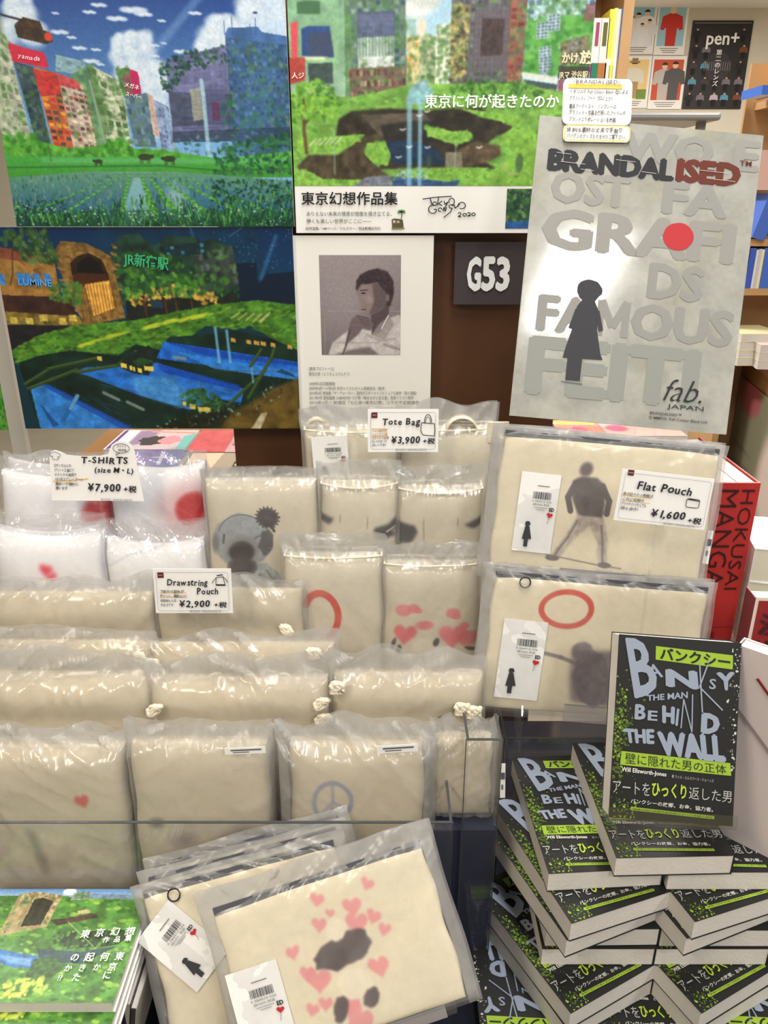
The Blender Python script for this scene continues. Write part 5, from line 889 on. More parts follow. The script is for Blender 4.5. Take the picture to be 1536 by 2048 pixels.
# two-tier acrylic stand
def plate(name, M, x0, x1, y0, y1, z0, z1, parent, mt=None):
    o = box(name, x0, x1, y0, y1, z0, z1, mt or ACRYL, parent, .0006); o.matrix_world = M; return o
def astand(label, M, W, H, lip, zfloor, y=.022, lx=(-.045, .06)):
    """acrylic ledge: back plate, floor strip, upturned front lip and two props down to zfloor"""
    s = thing('acrylic_stand', label, 'display stand', M); box('back_plate', -W / 2, W / 2, y, y + .002, -.004, H, ACRYL, s, .0005); box('ledge', -W / 2, W / 2, -.016, y + .002, -.0055, -.0035, ACRYL, s, .0005)
    box('front_lip', lx[0], lx[1], -.018, -.016, -.0055, lip, LIP, s, .0005); box('lip_edge', lx[0], lx[1], -.0184, -.0156, lip, lip + .0010, ACRYLE, s)
    I = M.inverted(); 
    for sx in (-W * .36, W * .34):
        a = M @ Vector((sx, y + .004, H * .5)); V = []; hh = a.z - zfloor
        b = M @ Vector((sx, -.012, -.0055)); q0 = I @ Vector((b.x, b.y, b.z)); q1 = I @ Vector((a.x, a.y + .0, a.z)); q2 = I @ Vector((a.x, a.y + .03, zfloor)); q3 = I @ Vector((b.x, b.y, zfloor))
        V = [(p.x + e, p.y, p.z) for e in (-.0012, .0012) for p in (q0, q1, q2, q3)]; link('prop', mesh('prop', V, [(0, 1, 2, 3), (7, 6, 5, 4), (0, 4, 5, 1), (1, 5, 6, 2), (2, 6, 7, 3), (3, 7, 4, 0)]), s, ACRYL)
    return s
# clear boxes the goods stand in
def abox(label, x0, x1, y0, y1, z0, z1, lid=False):
    t = thing('acrylic_box', label, 'display box', Matrix.Translation(((x0 + x1) / 2, y0, z0))); W = x1 - x0; D = y1 - y0; H = z1 - z0; e = .003
    box('front_panel', -W / 2, W / 2, 0, e, 0, H, ACRYL, t); box('side_panel', -W / 2, -W / 2 + e, e, D, 0, H, ACRYL, t); box('side_panel', W / 2 - e, W / 2, e, D, 0, H, ACRYL, t)
    if lid: box('top_panel', -W / 2 + e, W / 2 - e, e, D, H - e, H, ACRYL, t)
    ed = .0009; boxes('panel_edge', [(-W / 2, W / 2, -.0002, e, H, H + ed), (-W / 2, -W / 2 + e, e, D, H, H + ed), (W / 2 - e, W / 2, e, D, H, H + ed), (-W / 2 - ed, -W / 2, -.0002, e, 0, H), (W / 2, W / 2 + ed, -.0002, e, 0, H)], mat('dark_acrylic_edge', (70, 72, 74), .2), t); return t
pf = at(0, 1647, .645); abox('long clear acrylic front box around the front row of drawstring pouches', at(-60, 1650, .645).x, at(905, 1648, .645).x, .645, .727, .6602, pf.z)
pf2 = at(900, 1481, .70)
abox('clear acrylic box under the half-hidden end pouch, left of the book pile', at(868, 1481, .685).x + .035, at(1004, 1481, .685).x, .682, .7285, .6602, at(900, 1481, .682).z)
t = thing('riser_block', 'navy block under the half-hidden end pouch in the small clear box', 'display stand', Matrix.Translation((.088, .69, .6602))); box('block', -.038, .04, 0, .036, 0, .216, mat('navy_block', (34, 38, 62), .6), t)
pb = at(1200, 1478, .828); abox('clear acrylic box carrying the flat pouches behind the book pile', at(1010, 1478, .828).x, at(1420, 1478, .828).x, .828, .925, .6602, pb.z, True)
zlid = pb.z + .001
astand('clear acrylic ledge holding the dark-figure flat pouches', T1, .22, .15, .014, zlid, lx=(-.046, .06))
astand('clear acrylic ledge holding the red-ring flat pouches', T2, .22, .15, .016, zlid, lx=(-.030, .072))
# --- flat pouches in front
def p_pink(c):
    PK = (228, 148, 150); D = (84, 72, 74)
    for x, y, s_, r_ in ((738, 1782, 14, 20), (640, 1812, 15, 10), (705, 1822, 20, -10), (712, 1850, 24, 0), (745, 1838, 16, 20), (640, 1855, 16, 0), (662, 1835, 10, 0), (768, 1858, 14, 10), (590, 1902, 15, -20), (755, 1920, 22, -14), (640, 1945, 26, 0), (620, 1935, 16, 0), (625, 1995, 14, 10), (650, 1985, 15, 0), (715, 2005, 30, 30), (700, 1985, 18, 0)): c.poly(heart_pts(x, y, s_, r_), PK, .9, soft=1.2)
    c.poly(blob(690, 1895, 58, 28, 22, .12, 3, -24), D, .95, .1, soft=2); c.poly(blob(708, 1950, 34, 26, 20, .06, 4), (236, 226, 204), 1, soft=2); c.poly(blob(680, 1992, 14, 22, 16, .1, 5, 10), D, .95, soft=2); c.poly(blob(738, 1972, 14, 18, 16, .12, 6, 30), D, .95, soft=2)
    c.poly(blob(672, 1862, 20, 20, 18, .05, 7), (236, 226, 204), 1, soft=2)
PC = Matrix.Translation((0, 0, 0))
MF, k = slotc(680, 1905, .55, 30, -17.5); FW2, FH2 = .218, .150; F1 = MF @ Matrix.Translation((0, 0, -FH2 / 2))
def tilted(pf):
    """print authored upright in photo pixels; the cloth itself is turned, so the canvas is turned back"""
    def g(c):
        pf(c)
    return g
class Rot(Cv):
    pass
def rotcv(cx, cy, ang, w_, h, res):
    c = Cv(-w_ / 2, -h / 2, w_ / 2, h / 2, res, (230, 219, 194)); a = math.radians(ang); X, Y = c.X.copy(), c.Y.copy()
    c.rot = (cx, cy, a); return c
def xf(cx, cy, ang, sc):
    a = math.radians(ang)
    def f(x, y): dx, dy = x - cx, y - cy; return ((dx * math.cos(a) + dy * math.sin(a)) * sc[0] + cx, (-dx * math.sin(a) + dy * math.cos(a)) * sc[1] + cy)
    return f
def rotated(pf, cx, cy, ang, sc=(1, 1)):
    f = xf(cx, cy, ang, sc)
    def g(c):
        class Prox:
            def poly(s, P, col, al=1., noise=0, vs=6, soft=0): c.poly([f(*p) for p in P], col, al, noise, vs, soft)
            def ell(s, x, y, a, b, col, al=1., soft=.15, rot=0): q = f(x, y); c.ell(q[0], q[1], a, b, col, al, soft, rot - ang)
            def line(s, P, w_, col, al=1., soft=1.): c.line([f(*p) for p in P], w_, col, al, soft)
        pf(Prox())
    return g
fpouch('foremost flat pouch, printed with pink hearts and dark patches, barcode tag at lower left', F1, FW2, FH2, rotated(p_pink, 680, 1905, -17.5, (1, 1.12)), (680 - 215, 1905 - 150, 680 + 215, 1905 + 150), .6, 61, tg=(-.086, .004, .052, .088, 0), mt=.022, mx=.014, amp=.0025)
MB_, k = slotc(512, 1880, .592, 30, -14.5); 
def p_ink(c): c.line([(440, 1776), (452, 1786)], 4, (60, 54, 54), .9, 2); c.line([(560, 1736), (552, 1750), (540, 1756)], 5, (60, 54, 54), .9, 2)
for i, (dy, dz, dx, lb) in enumerate(((0, 0, 0, 'flat pouch with ring puller and slanting white tag, left of the pink-heart one'), (.013, .009, .004, 'flat pouch with only its dark zip strip showing, middle of the three at centre left'), (.026, .018, .008, 'flat pouch with only its dark zip strip showing, rearmost of the three at centre left'))):
    B = MB_ @ Matrix.Translation((dx, dy, -FH2 / 2 + dz)); fpouch(lb, B, FW2 - .008, FH2, p_ink and rotated(p_ink, 512, 1880, -14.5) if i == 0 else None, (512 - 210, 1880 - 150, 512 + 210, 1880 + 150), .4 if i == 0 else .1, 62 + i, tg=(-.048, .06, .052, .082, -38) if i == 0 else None, mt=.012, mx=.012, amp=.0025, puller=-.68 if i == 0 else None)
astand('clear acrylic ledge under the pink-heart flat pouch', F1, .19, .12, .004, .6602, lx=(-.09, .085)); astand('clear acrylic ledge under the three flat pouches at centre left', MB_ @ Matrix.Translation((0, 0, -FH2 / 2)), .18, .12, .004, .6602, y=.038, lx=(-.08, .08))
# ------------------------------------------------------------------ concrete-look brand board
a0 = at(1236, 850, 1.0); MBD = frameM(a0, 17, 5.0); dB = depth(a0) / F; BW, BH = .290, .385
bd = thing('promotion_board', 'large glossy concrete-look board with dark and red-brown stencil title, leaning at the right', 'sign', MBD); box('foam_board', -BW / 2, BW / 2, 0, .004, 0, BH, mat('board_edge', (226, 226, 222), .5), bd)
c = Cv(0, 0, 450, 640, .6, (168, 169, 163)); n1 = vnoise(c.h, c.w, 60 * .6, 60 * .6, 4, 5)[..., None]; n2 = vnoise(c.h, c.w, 9 * .6, 9 * .6, 8, 3)[..., None]; c.a = c.a * (1 + .22 * (n1 - .5) + .08 * (n2 - .5)); n3 = vnoise(c.h, c.w, 80 * .6, 90 * .6, 14, 4)[..., None]; c.a = c.a * (1 - .25 * np.clip(n3 - .5, 0, 1) * np.array([.2, .3, .9]))
R = np.random.RandomState(6)
for k in range(60): x, y = R.uniform(0, 450), R.uniform(0, 640); c.poly([(x, y), (x + R.uniform(10, 70), y + R.uniform(-3, 3)), (x + R.uniform(10, 70), y + R.uniform(8, 50)), (x, y + R.uniform(8, 50))], (190, 191, 184), .2, soft=1)
c.sheet('printed_sheet', BW, BH, bd, BOARDP)
d = Dec(0, 0, 450, 640, BW, BH); GH = (150, 150, 147); GH2 = (153, 151, 148)
for t_, x0_, y0_, x1_, y1_, cc in (('WO', 170, 14, 355, 78, GH), ('E', 395, 14, 448, 78, GH2), ('OST', 36, 110, 196, 178, GH2), ('FA', 262, 112, 396, 180, GH), ('GRAFI', 26, 188, 420, 276, GH2), ('DS', 252, 284, 366, 362, GH), ('FA', 34, 372, 150, 452, GH), ('OUS', 226, 372, 438, 452, GH), ('FEITI', 24, 462, 380, 590, (148, 152, 147))): d.fit(t_, x0_, y0_, x1_, y1_, cc, .05, layer=1)
for i_, (ax, ay, bx, by) in enumerate(((164, 374, 164, 450), (164, 374, 190, 430), (216, 374, 190, 430), (216, 374, 216, 450))): d.line([(ax, ay), (bx, by)], 15, GH, 1 + .3 * i_)
d.fit('BRANDAL', 24, 66, 280, 112, (50, 50, 56), .07, layer=4); d.fit('ISED', 283, 62, 414, 112, (106, 52, 44), .07, layer=4); d.text('TM', 408, 66, 14, (106, 52, 44), .02, width=24)
for x, y, w_ in ((40, 74, 30), (92, 104, 26), (160, 78, 40), (214, 98, 30), (330, 84, 60), (360, 100, 44), (50, 92, 50)): d.line([(x, y), (x + w_, y + 1.2)], 1.1, (186, 186, 180))
d.poly(blob(303, 226, 31, 29, 28, .02), (188, 58, 64), 5)
FD = (66, 66, 72); d.poly(blob(136, 356, 25, 24, 26, .06, 2), FD, 5); d.poly([(124, 376), (148, 376), (158, 396), (160, 440), (172, 490), (178, 502), (96, 504), (100, 480), (112, 430), (114, 392)], FD, 6); d.rect(106, 502, 136, 552, FD, 7); d.line([(116, 398), (106, 440)], 9, FD, 8); d.line([(156, 398), (168, 440)], 9, FD, 8); d.line([(98, 556), (142, 558)], 2, (110, 110, 112), 8)
d.fit('fab.', 306, 530, 388, 578, (52, 50, 54), -.01, shear=16); d.text('JAPAN', 322, 594, 14, (60, 60, 62), 0, width=74); d.text('BRANDALISED™', 286, 610, 8.5, (70, 70, 72), .006, width=66); d.text('© MMXX. Full Colour Black Ltd.', 286, 620, 8.5, (70, 70, 72), .006, width=122); d.build('lettering', bd, -.0007)
# acrylic easel behind the board, standing on the table through the goods
t = thing('acrylic_stand', 'clear acrylic easel column behind the concrete-look board', 'display stand', Matrix.Translation((a0.x, a0.y, .66)))
box('base_plate', -.1, .1, -.06, .09, 0, .004, ACRYL, t, .001); box('column', -.04, .04, .045, .048, .004, a0.z - .66 + .10, ACRYL, t); box('ledge', -.10, .10, -.012, .045, a0.z - .66 - .016, a0.z - .66 - .013, ACRYL, t)
# handwritten comment cards taped to the board
def rrect(x0, y0, x1, y1, r, n=5):
    P = []
    for cx, cy, a in ((x1 - r, y0 + r, -90), (x1 - r, y1 - r, 0), (x0 + r, y1 - r, 90), (x0 + r, y0 + r, 180)):
        for i in range(n + 1): an = math.radians(a + 90 * i / n); P.append((cx + r * math.cos(an), cy + r * math.sin(an)))
    return P
def cardmesh(P, W, H, x0, y0, x1, y1, th, parent, name='card', m=None, off=0):
    sx, sy = W / (x1 - x0), H / (y1 - y0); n = len(P); V = [((x - x0) * sx - W / 2, off, H - (y - y0) * sy) for x, y in P] + [((x - x0) * sx - W / 2, off + th, H - (y - y0) * sy) for x, y in P]
    return link(name, mesh(name, V, [tuple(range(n)), tuple(range(2 * n - 1, n - 1, -1))] + [(i, i + n, (i + 1) % n + n, (i + 1) % n) for i in range(n)]), parent, m or WHITE)
INK = (44, 42, 48); YEL = (242, 200, 90)
Mc = MBD.copy(); pc_ = onplane(1191, 252, MBD.translation, MBD.to_3x3() @ Vector((0, -1, 0))); kk = depth(pc_) / F
W, H = 137 * kk, 88 * kk
o = thing('comment_card', 'white handwritten rounded card with yellow marker line, top left corner of the board', 'card', Matrix.Translation(pc_) @ MBD.to_3x3().to_4x4() @ Matrix.Rotation(math.radians(-4), 4, 'Y') @ Matrix.Translation((0, -.004, 0))); cardmesh(rrect(1122, 165, 1260, 252, 12), W, H, 1122, 165, 1260, 252, .0012, o)
d = Dec(1122, 165, 1260, 252, W, H); d.rect(1132, 176, 1240, 184, YEL, 1); d.text('『BRANDALISED』', 1134, 176, 10, INK, .004, width=108, hand=1)
for y, t_, wd in ((194, 'イギリスの Full Colour Black 社による', 118), (207, 'グラフィティ アート プロジェクト。', 94), (222, '覆面アーティスト・バンクシーの', 94), (234, 'グラフィティ写真を使用したアイテムや', 114), (247, 'ブランドコラボレーションを展開。', 100)): d.text(t_, 1134, y, 9, INK, .012, width=wd, hand=1)
d.build('handwriting', o, -.0006)
W, H = 134 * kk, 32 * kk; o2 = thing('comment_card', 'small handwritten card with a yellow outline, just below the larger comment card on the board', 'card', Matrix.Translation(pc_) @ MBD.to_3x3().to_4x4() @ Matrix.Rotation(math.radians(-4), 4, 'Y') @ Matrix.Translation((.001, -.004, -33 * kk)))
cardmesh(rrect(1124, 253, 1258, 285, 9), W, H, 1124, 253, 1258, 285, .0012, o2); d = Dec(1124, 253, 1258, 285, W, H); P = rrect(1126, 255, 1256, 283, 8); d.line(P + [P[0]], 1.8, YEL)
d.text('綿100%素材の丈夫で手触り', 1130, 267, 9.5, INK, .012, width=112, hand=1); d.text('バツグンのグッズたちをぜひご覧下さい。', 1130, 279, 9, INK, .012, width=122, hand=1); d.build('handwriting', o2, -.0006)
# ------------------------------------------------------------------ price cards
def pcard(label, P4, Y, lean, roll, draw, outline=None, h=None, zst=.66, px=0):
    """card whose upright photo box is P4; held by a clear stalk reaching down to zst"""
    x0, y0, x1, y1 = P4; M, k = slotc((x0 + x1) / 2, y1, Y, lean, roll); W, H = (x1 - x0) * k, (y1 - y0) * k * 1.02; o = thing('price_card', label, 'card', M)
    cardmesh(outline or [(x0, y0), (x1, y0), (x1, y1), (x0, y1)], W, H, x0, y0, x1, y1, .0012, o); d = Dec(x0, y0, x1, y1, W, H)
    b = 6; P = rrect(x0 + b, (outline and y0 + 34 or y0 + b), x1 - b, y1 - b, 5)
    if not outline: d.line(P + [P[0]], .7, (160, 160, 166))
    draw(d); d.text('BOOKS  KINOKUNIYA', x1 - 85, y1 - 2.5, 7, (120, 120, 126), 0, width=62); d.build('handwriting', o, -.0006)
    p = M.translation; s = thing('card_holder', 'clear acrylic stalk holding up the ' + label.split(',')[0], 'card holder', frameM(p, 0, 0)); a_ = math.sin(math.radians(lean))
    box('clip', -.008, .008, .0045, .0065, -.006, .012, ACRYL, s); box('stalk', -.0015, .0015, .0066, .0092, zst - p.z, .010, ACRYL, s); return o
def dT(d):
    d.text('T-SHIRTS', 168, 926, 18, INK, .03, width=94, hand=.9); d.text('(size M・L)', 193, 944, 14, INK, .03, width=78, hand=.8); d.text('¥7,900', 178, 981, 21, INK, .03, width=66, hand=.6); d.text('+税', 248, 981, 14, INK, .03, width=26, hand=.6)
    for i, t_ in enumerate(('ロサンゼルスの', 'プリント工場にて', 'ミランから移民で', '1点1点スプレーアート', '風合いが個別に', '違います')): d.text(t_, 114, 935 + i * 9, 7, INK, .012, width=(34, 40, 44, 56, 46, 24)[i], hand=1)
    d.line([(110, 964), (150, 962), (180, 957)], 2.2, (238, 200, 120), 2); P = [(112, 908), (118, 906), (124, 908), (129, 912), (126, 917), (123, 915), (124, 921), (113, 921), (113, 914), (110, 916), (108, 911)]; d.line(P + [P[0]], .8, INK)
    P = arc(249, 896, 16, 9, 0, 360, 20); d.line(P, 1, INK); d.line([(240, 903), (238, 910), (246, 905)], 1, INK); d.text('コットン', 240, 894, 6, INK, .01, width=19, hand=1); d.text('100%', 242, 902, 7, INK, .02, width=18, hand=.5)
OT = [(104, 1003), (106, 916), (110, 906), (118, 903), (128, 906), (140, 912), (170, 914), (205, 912), (222, 908), (230, 890), (240, 883), (256, 882), (268, 888), (274, 900), (278, 930), (288, 1000)]
pcard('shirt price card, white with a wavy cut top edge and handwritten 7,900', (104, 882, 288, 1003), 1.0, 8, 1.5, dT, OT, zst=.98)
def logo(d, x, y): d.rect(x, y, x + 12, y + 11, (98, 44, 44), 3); d.rect(x + 2, y + 5, x + 10, y + 6, (200, 180, 170), 4)
def dD(d):
    logo(d, 321, 1142); d.text('Drawstring', 338, 1168, 18, INK, .025, width=82, hand=.7); d.text('Pouch', 396, 1186, 18, INK, .025, width=44, hand=.7); d.text('¥2,900', 360, 1212, 19, INK, .028, width=62, hand=.6); d.text('+税', 428, 1212, 12, INK, .03, width=26, hand=.6)
    for i, t_ in enumerate(('下部分の配色が', 'ポイント。雑貨などに', '長財布も入る', '大きさです')): d.text(t_, 323, 1183 + i * 9.3, 7, INK, .01, width=(48, 54, 32, 26)[i], hand=1)
    for y in (1184, 1193): d.line([(322, y), (376, y - 1)], 1.4, (240, 205, 130), 2)
    P = [(437, 1152), (450, 1150), (452, 1158), (454, 1168), (436, 1168), (436, 1160)]; d.line(P + [P[0]], 1.2, INK); d.line([(436, 1167), (454, 1167)], 3, INK); d.line([(437, 1152), (430, 1160), (428, 1164)], 1.2, INK); d.line([(450, 1150), (456, 1156), (459, 1162)], 1.2, INK); d.line([(438, 1148), (450, 1146)], 2, INK)
pcard('drawstring pouch price card, handwritten 2,900, standing among the back pouches', (312, 1135, 466, 1226), .855, 8, 0, dD, zst=.83)
def dB_(d):
    logo(d, 743, 826); d.text('Tote Bag', 764, 850, 18, INK, .025, width=76, hand=.8); d.text('¥3,900', 782, 886, 19, INK, .03, width=58, hand=.6); d.text('+税', 844, 886, 12, INK, .03, width=24, hand=.6)
    for i, t_ in enumerate(('ジムや旅行先', 'ショッピング用', '大きなので荷物', 'おしゃれな使って', 'ほしいです!!')): d.text(t_, 744, 864 + i * 7, 6.5, INK if i > 2 else (150, 110, 50), .01, width=(30, 30, 33, 30, 28)[i], hand=1)
    for y in (858, 872): d.line([(743, y), (776, y)], 1.4, (240, 190, 100), 2)
    P = [(842, 846), (868, 848), (869, 862), (868, 872), (845, 870), (841, 862)]; d.line(P + [P[0]], 1.4, INK); P = arc(855, 846, 7, 16, 180, 360, 12); d.line(P, 1.4, INK); P = arc(855, 847, 5, 12, 180, 360, 12); d.line(P, 1, INK)
pcard('tote bag price card, handwritten 3,900, in front of the rear tote bags', (736, 820, 876, 904), 1.0, 8, 0, dB_, zst=.97)
def dF(d):
    logo(d, 1237, 948); d.text('Flat Pouch', 1258, 984, 22, INK, .025, width=112, hand=.8); d.text('¥1,600', 1296, 1034, 21, INK, .03, width=70, hand=.6); d.text('+税', 1370, 1038, 13, INK, .03, width=28, hand=.6)
    for i, t_ in enumerate(('身の回りの小物類は', 'これに収納☆', 'クラッチバッグとしても', '持ち歩き!')): d.text(t_, 1234, 998 + i * 9.6, 7.5, INK, .01, width=(60, 44, 50, 36)[i], hand=1)
    for y in (999, 1009): d.line([(1233, y), (1292, y)], 1.5, (240, 205, 130), 2)
    P = rrect(1362, 991, 1388, 1008, 4); d.line(P + [P[0]], 1.4, INK); d.line([(1364, 992), (1388, 994)], 2.2, INK)
pcard('flat pouch price card, handwritten 1,600, clipped in front of the upper flat pouch', (1226, 948, 1410, 1050), .80, 10, 6.5, dF, zst=zlid)
# ------------------------------------------------------------------ the stacked biography paperbacks
BWd, BHt, BT = .128, .188, .0265
def book_root(label, grp='stacked black paperbacks'):
    o = thing('paperback', label, 'book', None, grp); w_, h, t_ = BWd / 2, BHt, BT
    box('page_block', -w_ + .0006, w_ - .0012, -t_ + .0006, -.0006, .0012, h - .0012, PAPER, o); box('front_cover', -w_, w_, -t_, -t_ + .0005, 0, h, BLACKC, o); box('back_cover', -w_, w_, -.0005, 0, 0, h, BLACKC, o); box('spine', w_ - .0008, w_, -t_ + .0005, -.0005, 0, h, BLACKC, o)
    return o
proto = book_root('black paperback with slate lettering and green bars, standing upright on top of the book pile', None)
if 'group' in proto: del proto['group']
d = Dec(0, 0, 600, 880, BWd, BHt); SL = (146, 157, 176); GN = (150, 182, 58); WT = (222, 222, 218)
R = random.Random(11)
for k in range(420):
    side = R.random(); 
    if side < .55: x = abs(R.gauss(0, 55)); y = R.gauss(470, 150)
    elif side < .75: x = R.uniform(20, 130); y = R.uniform(790, 875)
    else: x = 600 - abs(R.gauss(0, 26)); y = R.uniform(20, 620)
    if 0 < x < 597 and 5 < y < 875:
        r_ = abs(R.gauss(0, 2.8)) + .9; r_ = min(r_, 8, x, 599 - x); d.add([(x + r_ * (1 + .3 * ((i * 7 + k) % 3 - 1)) * math.cos(i * 1.047), y + r_ * math.sin(i * 1.047)) for i in range(6)], [(0, 1, 2, 3, 4, 5)], [(110, 140, 48), (140, 172, 56), (84, 108, 40)][k % 3] if x < 400 else (196, 200, 190), 1)
for k in range(60): x = abs(R.gauss(0, 30)); y = R.uniform(240, 700); d.add([(x, y), (x + 14, y + 3), (x + 12, y + 16), (x + 2, y + 12)], [(0, 1, 2, 3)], (78, 98, 40), 0)
d.poly([(182, 44), (560, 62), (562, 112), (560, 130), (184, 110)], GN, 2); d.fit('バンクシー', 0, 0, 0, 0, (34, 36, 34), .03, quad=[(200, 48), (545, 66), (550, 126), (205, 106)], layer=5)
d.fit('B', 0, 0, 0, 0, SL, .03, quad=[(28, 14), (140, 14), (214, 262), (92, 306)], layer=5); d.fit('A', 0, 0, 0, 0, SL, .02, quad=[(146, 150), (196, 116), (226, 190), (158, 206)], layer=5)
d.fit('N', 0, 0, 0, 0, SL, .06, quad=[(232, 150), (388, 150), (402, 240), (240, 236)], layer=5)
for P in ([(398, 110), (424, 348)], [(446, 90), (404, 226), (522, 330)], ): d.line(P, 7, SL, 6)
d.fit('S', 450, 182, 484, 232, SL, .02, layer=5); d.fit('Y', 0, 0, 0, 0, SL, .07, quad=[(478, 150), (574, 140), (560, 232), (510, 236)], layer=5)
d.fit('THE MAN', 0, 0, 0, 0, SL, .035, quad=[(150, 284), (348, 252), (350, 284), (152, 312)], layer=5)
d.fit('B', 96, 330, 150, 404, SL, .045, layer=5); d.fit('E', 160, 356, 208, 404, SL, .03, layer=5); d.fit('H', 0, 0, 0, 0, SL, .06, quad=[(226, 326), (290, 330), (292, 414), (232, 412)], layer=5); d.line([(306, 338), (302, 420)], 12, SL, 5)
d.line([(324, 430), (330, 290), (378, 444), (372, 264)], 6, SL, 6); d.fit('D', 420, 348, 512, 448, SL, .08, layer=5); d.fit('THE', 0, 0, 0, 0, SL, .06, quad=[(44, 452), (196, 444), (200, 516), (60, 520)], layer=5)
d.fit('WALL', 0, 0, 0, 0, SL, .07, quad=[(206, 452), (536, 446), (552, 580), (232, 570)], layer=5)
d.poly([(44, 560), (572, 580), (580, 640), (40, 626)], GN, 2); d.fit('壁に隠れた男の正体', 0, 0, 0, 0, (40, 44, 34), .0, quad=[(62, 566), (552, 590), (556, 634), (64, 618)], layer=5)
d.fit('Will Ellsworth-Jones', 0, 0, 0, 0, WT, .02, quad=[(48, 634), (266, 646), (266, 672), (48, 662)], layer=5); d.fit('著 ウィル・エルスワース゠ジョーンズ', 0, 0, 0, 0, (170, 172, 170), .005, quad=[(292, 654), (496, 662), (496, 678), (292, 670)], layer=5)
d.fit('アートを', 0, 0, 0, 0, (176, 178, 176), .0, quad=[(10, 700), (190, 704), (192, 764), (12, 760)], layer=5); d.fit('ひっくり', 0, 0, 0, 0, (176, 204, 60), .03, quad=[(198, 694), (366, 698), (368, 768), (200, 764)], layer=5); d.fit('返した男', 0, 0, 0, 0, (176, 178, 176), .0, quad=[(378, 706), (586, 712), (586, 768), (380, 764)], layer=5)
d.fit('バンクシーの故郷、お金、協力者。', 0, 0, 0, 0, (206, 208, 204), .012, quad=[(100, 782), (500, 796), (500, 818), (100, 804)], layer=5); d.poly([(104, 822), (508, 836), (508, 852), (104, 838)], GN, 2)
d.fit('逮捕も恐れぬ謎の芸術家のすべてを描く評伝', 0, 0, 0, 0, (50, 56, 30), .0, quad=[(112, 826), (500, 840), (500, 848), (112, 834)], layer=5)
pr = d.build('cover_print', proto, 0); pr.location = (0, -BT - .0004, 0)
MS, k = slotc(1321, 1637, .645, 25, 4.2); MS.translation.z = .9275 + .016; proto.matrix_world = MS
st_ = thing('acrylic_stand', 'small tinted clear book stand with front lip holding the upright black paperback', 'display stand', MS); TINT = film('tinted_acrylic', (120, 110, 50), .10, .14, .04, 1.0, 1)
box('back_plate', -.064, .064, .001, .003, -.004, .11, ACRYL, st_); box('ledge', -.066, .066, -BT - .006, .003, -.004, -.0015, ACRYL, st_); box('front_lip', -.066, .066, -BT - .006, -BT - .004, -.0015, .012, TINT, st_)
I_ = MS.inverted(); q = [I_ @ (MS @ Vector((s, yy, zz)) * 1) for s, yy, zz in ((0, 0, 0),)]
for sx in (-.05, .05):
    b0 = MS @ Vector((sx, -.0, -.004)); b1 = MS @ Vector((sx, .003, .09)); L_ = [I_ @ b0, I_ @ b1, I_ @ Vector((b1.x, b1.y + .012, .927)), I_ @ Vector((b0.x, b0.y - .02, .927))]
    V = [(p.x + e, p.y, p.z) for e in (-.001, .001) for p in L_]; link('prop', mesh('prop', V, [(0, 1, 2, 3), (7, 6, 5, 4), (0, 4, 5, 1), (1, 5, 6, 2), (2, 6, 7, 3), (3, 7, 4, 0)]), st_, ACRYL)
ZT = .662
def lay(label, x, y, lv, yaw, flip=0):
    """lying copy: x, y = near-left corner; lv = number of books below"""
    o = copy_tree(proto); a = math.radians(yaw); cx = x + math.cos(a) * BWd / 2; cy = y + math.sin(a) * BWd / 2
    if flip: cx = x + BWd / 2; cy = y + BHt
    o.matrix_world = Matrix.Translation((cx, cy, ZT + lv * BT)) @ Matrix.Rotation(a + (math.pi if flip else 0), 4, 'Z') @ Matrix.Rotation(-math.pi / 2, 4, 'X'); o['label'] = label; o['category'] = 'book'; o['group'] = 'stacked black paperbacks'; return o
yf = .626
def rear_of(x, y): return x, y
for (x, y, lv, yaw, fl, lb) in [
    (.108, .575, 0, 0, 1, 'black paperback turned upside down, lowest at the far left of the pile, cover lettering inverted'),
    (.250, .575, 0, 0, 0, 'black paperback lowest in the middle of the pile at the bottom picture edge'),
    (.380, .575, 0, 0, 1, 'black paperback lowest at the right of the pile with its green bar at the corner'),
    (.198, .570, 1, 27, 0, 'lower slanted black paperback of the bottom left pair'), (.200, .568, 2, 27.8, 0, 'upper slanted black paperback of the bottom left pair, title B showing at its far end'),
    (.340, .570, 1, 26, 0, 'lower slanted black paperback of the bottom right pair'), (.340, .568, 2, 27, 0, 'upper slanted black paperback of the bottom right pair'),
    (.178, yf - .002, 3, 0, 0, 'lower straight black paperback of the middle left pair'), (.181, yf, 4, .8, 0, 'upper straight black paperback of the middle left pair'),
    (.307, yf - .002, 3, 0, 0, 'lower straight black paperback of the middle right pair'), (.310, yf, 4, 0, 0, 'upper straight black paperback of the middle right pair'),
    (.194, .592, 5, 22, 0, 'lower slanted black paperback of the upper left pair'), (.196, .590, 6, 19, 0, 'upper slanted black paperback of the upper left pair, big B showing'),
    (.322, .594, 5, 21, 0, 'lower slanted black paperback of the upper right pair'), (.326, .592, 6, 18, 0, 'upper slanted black paperback of the upper right pair'),
    (.178, .630, 7, 3.5, 0, 'black paperback lying left on the second layer from the top of the pile'), (.309, .632, 7, 0, 0, 'black paperback lying right on the second layer, cut by the picture edge'),
    (.247, .626, 8, 1.5, 0, 'black paperback lying topmost of the pile, under the upright copy')]: lay(lb, x, y, lv, yaw, fl)
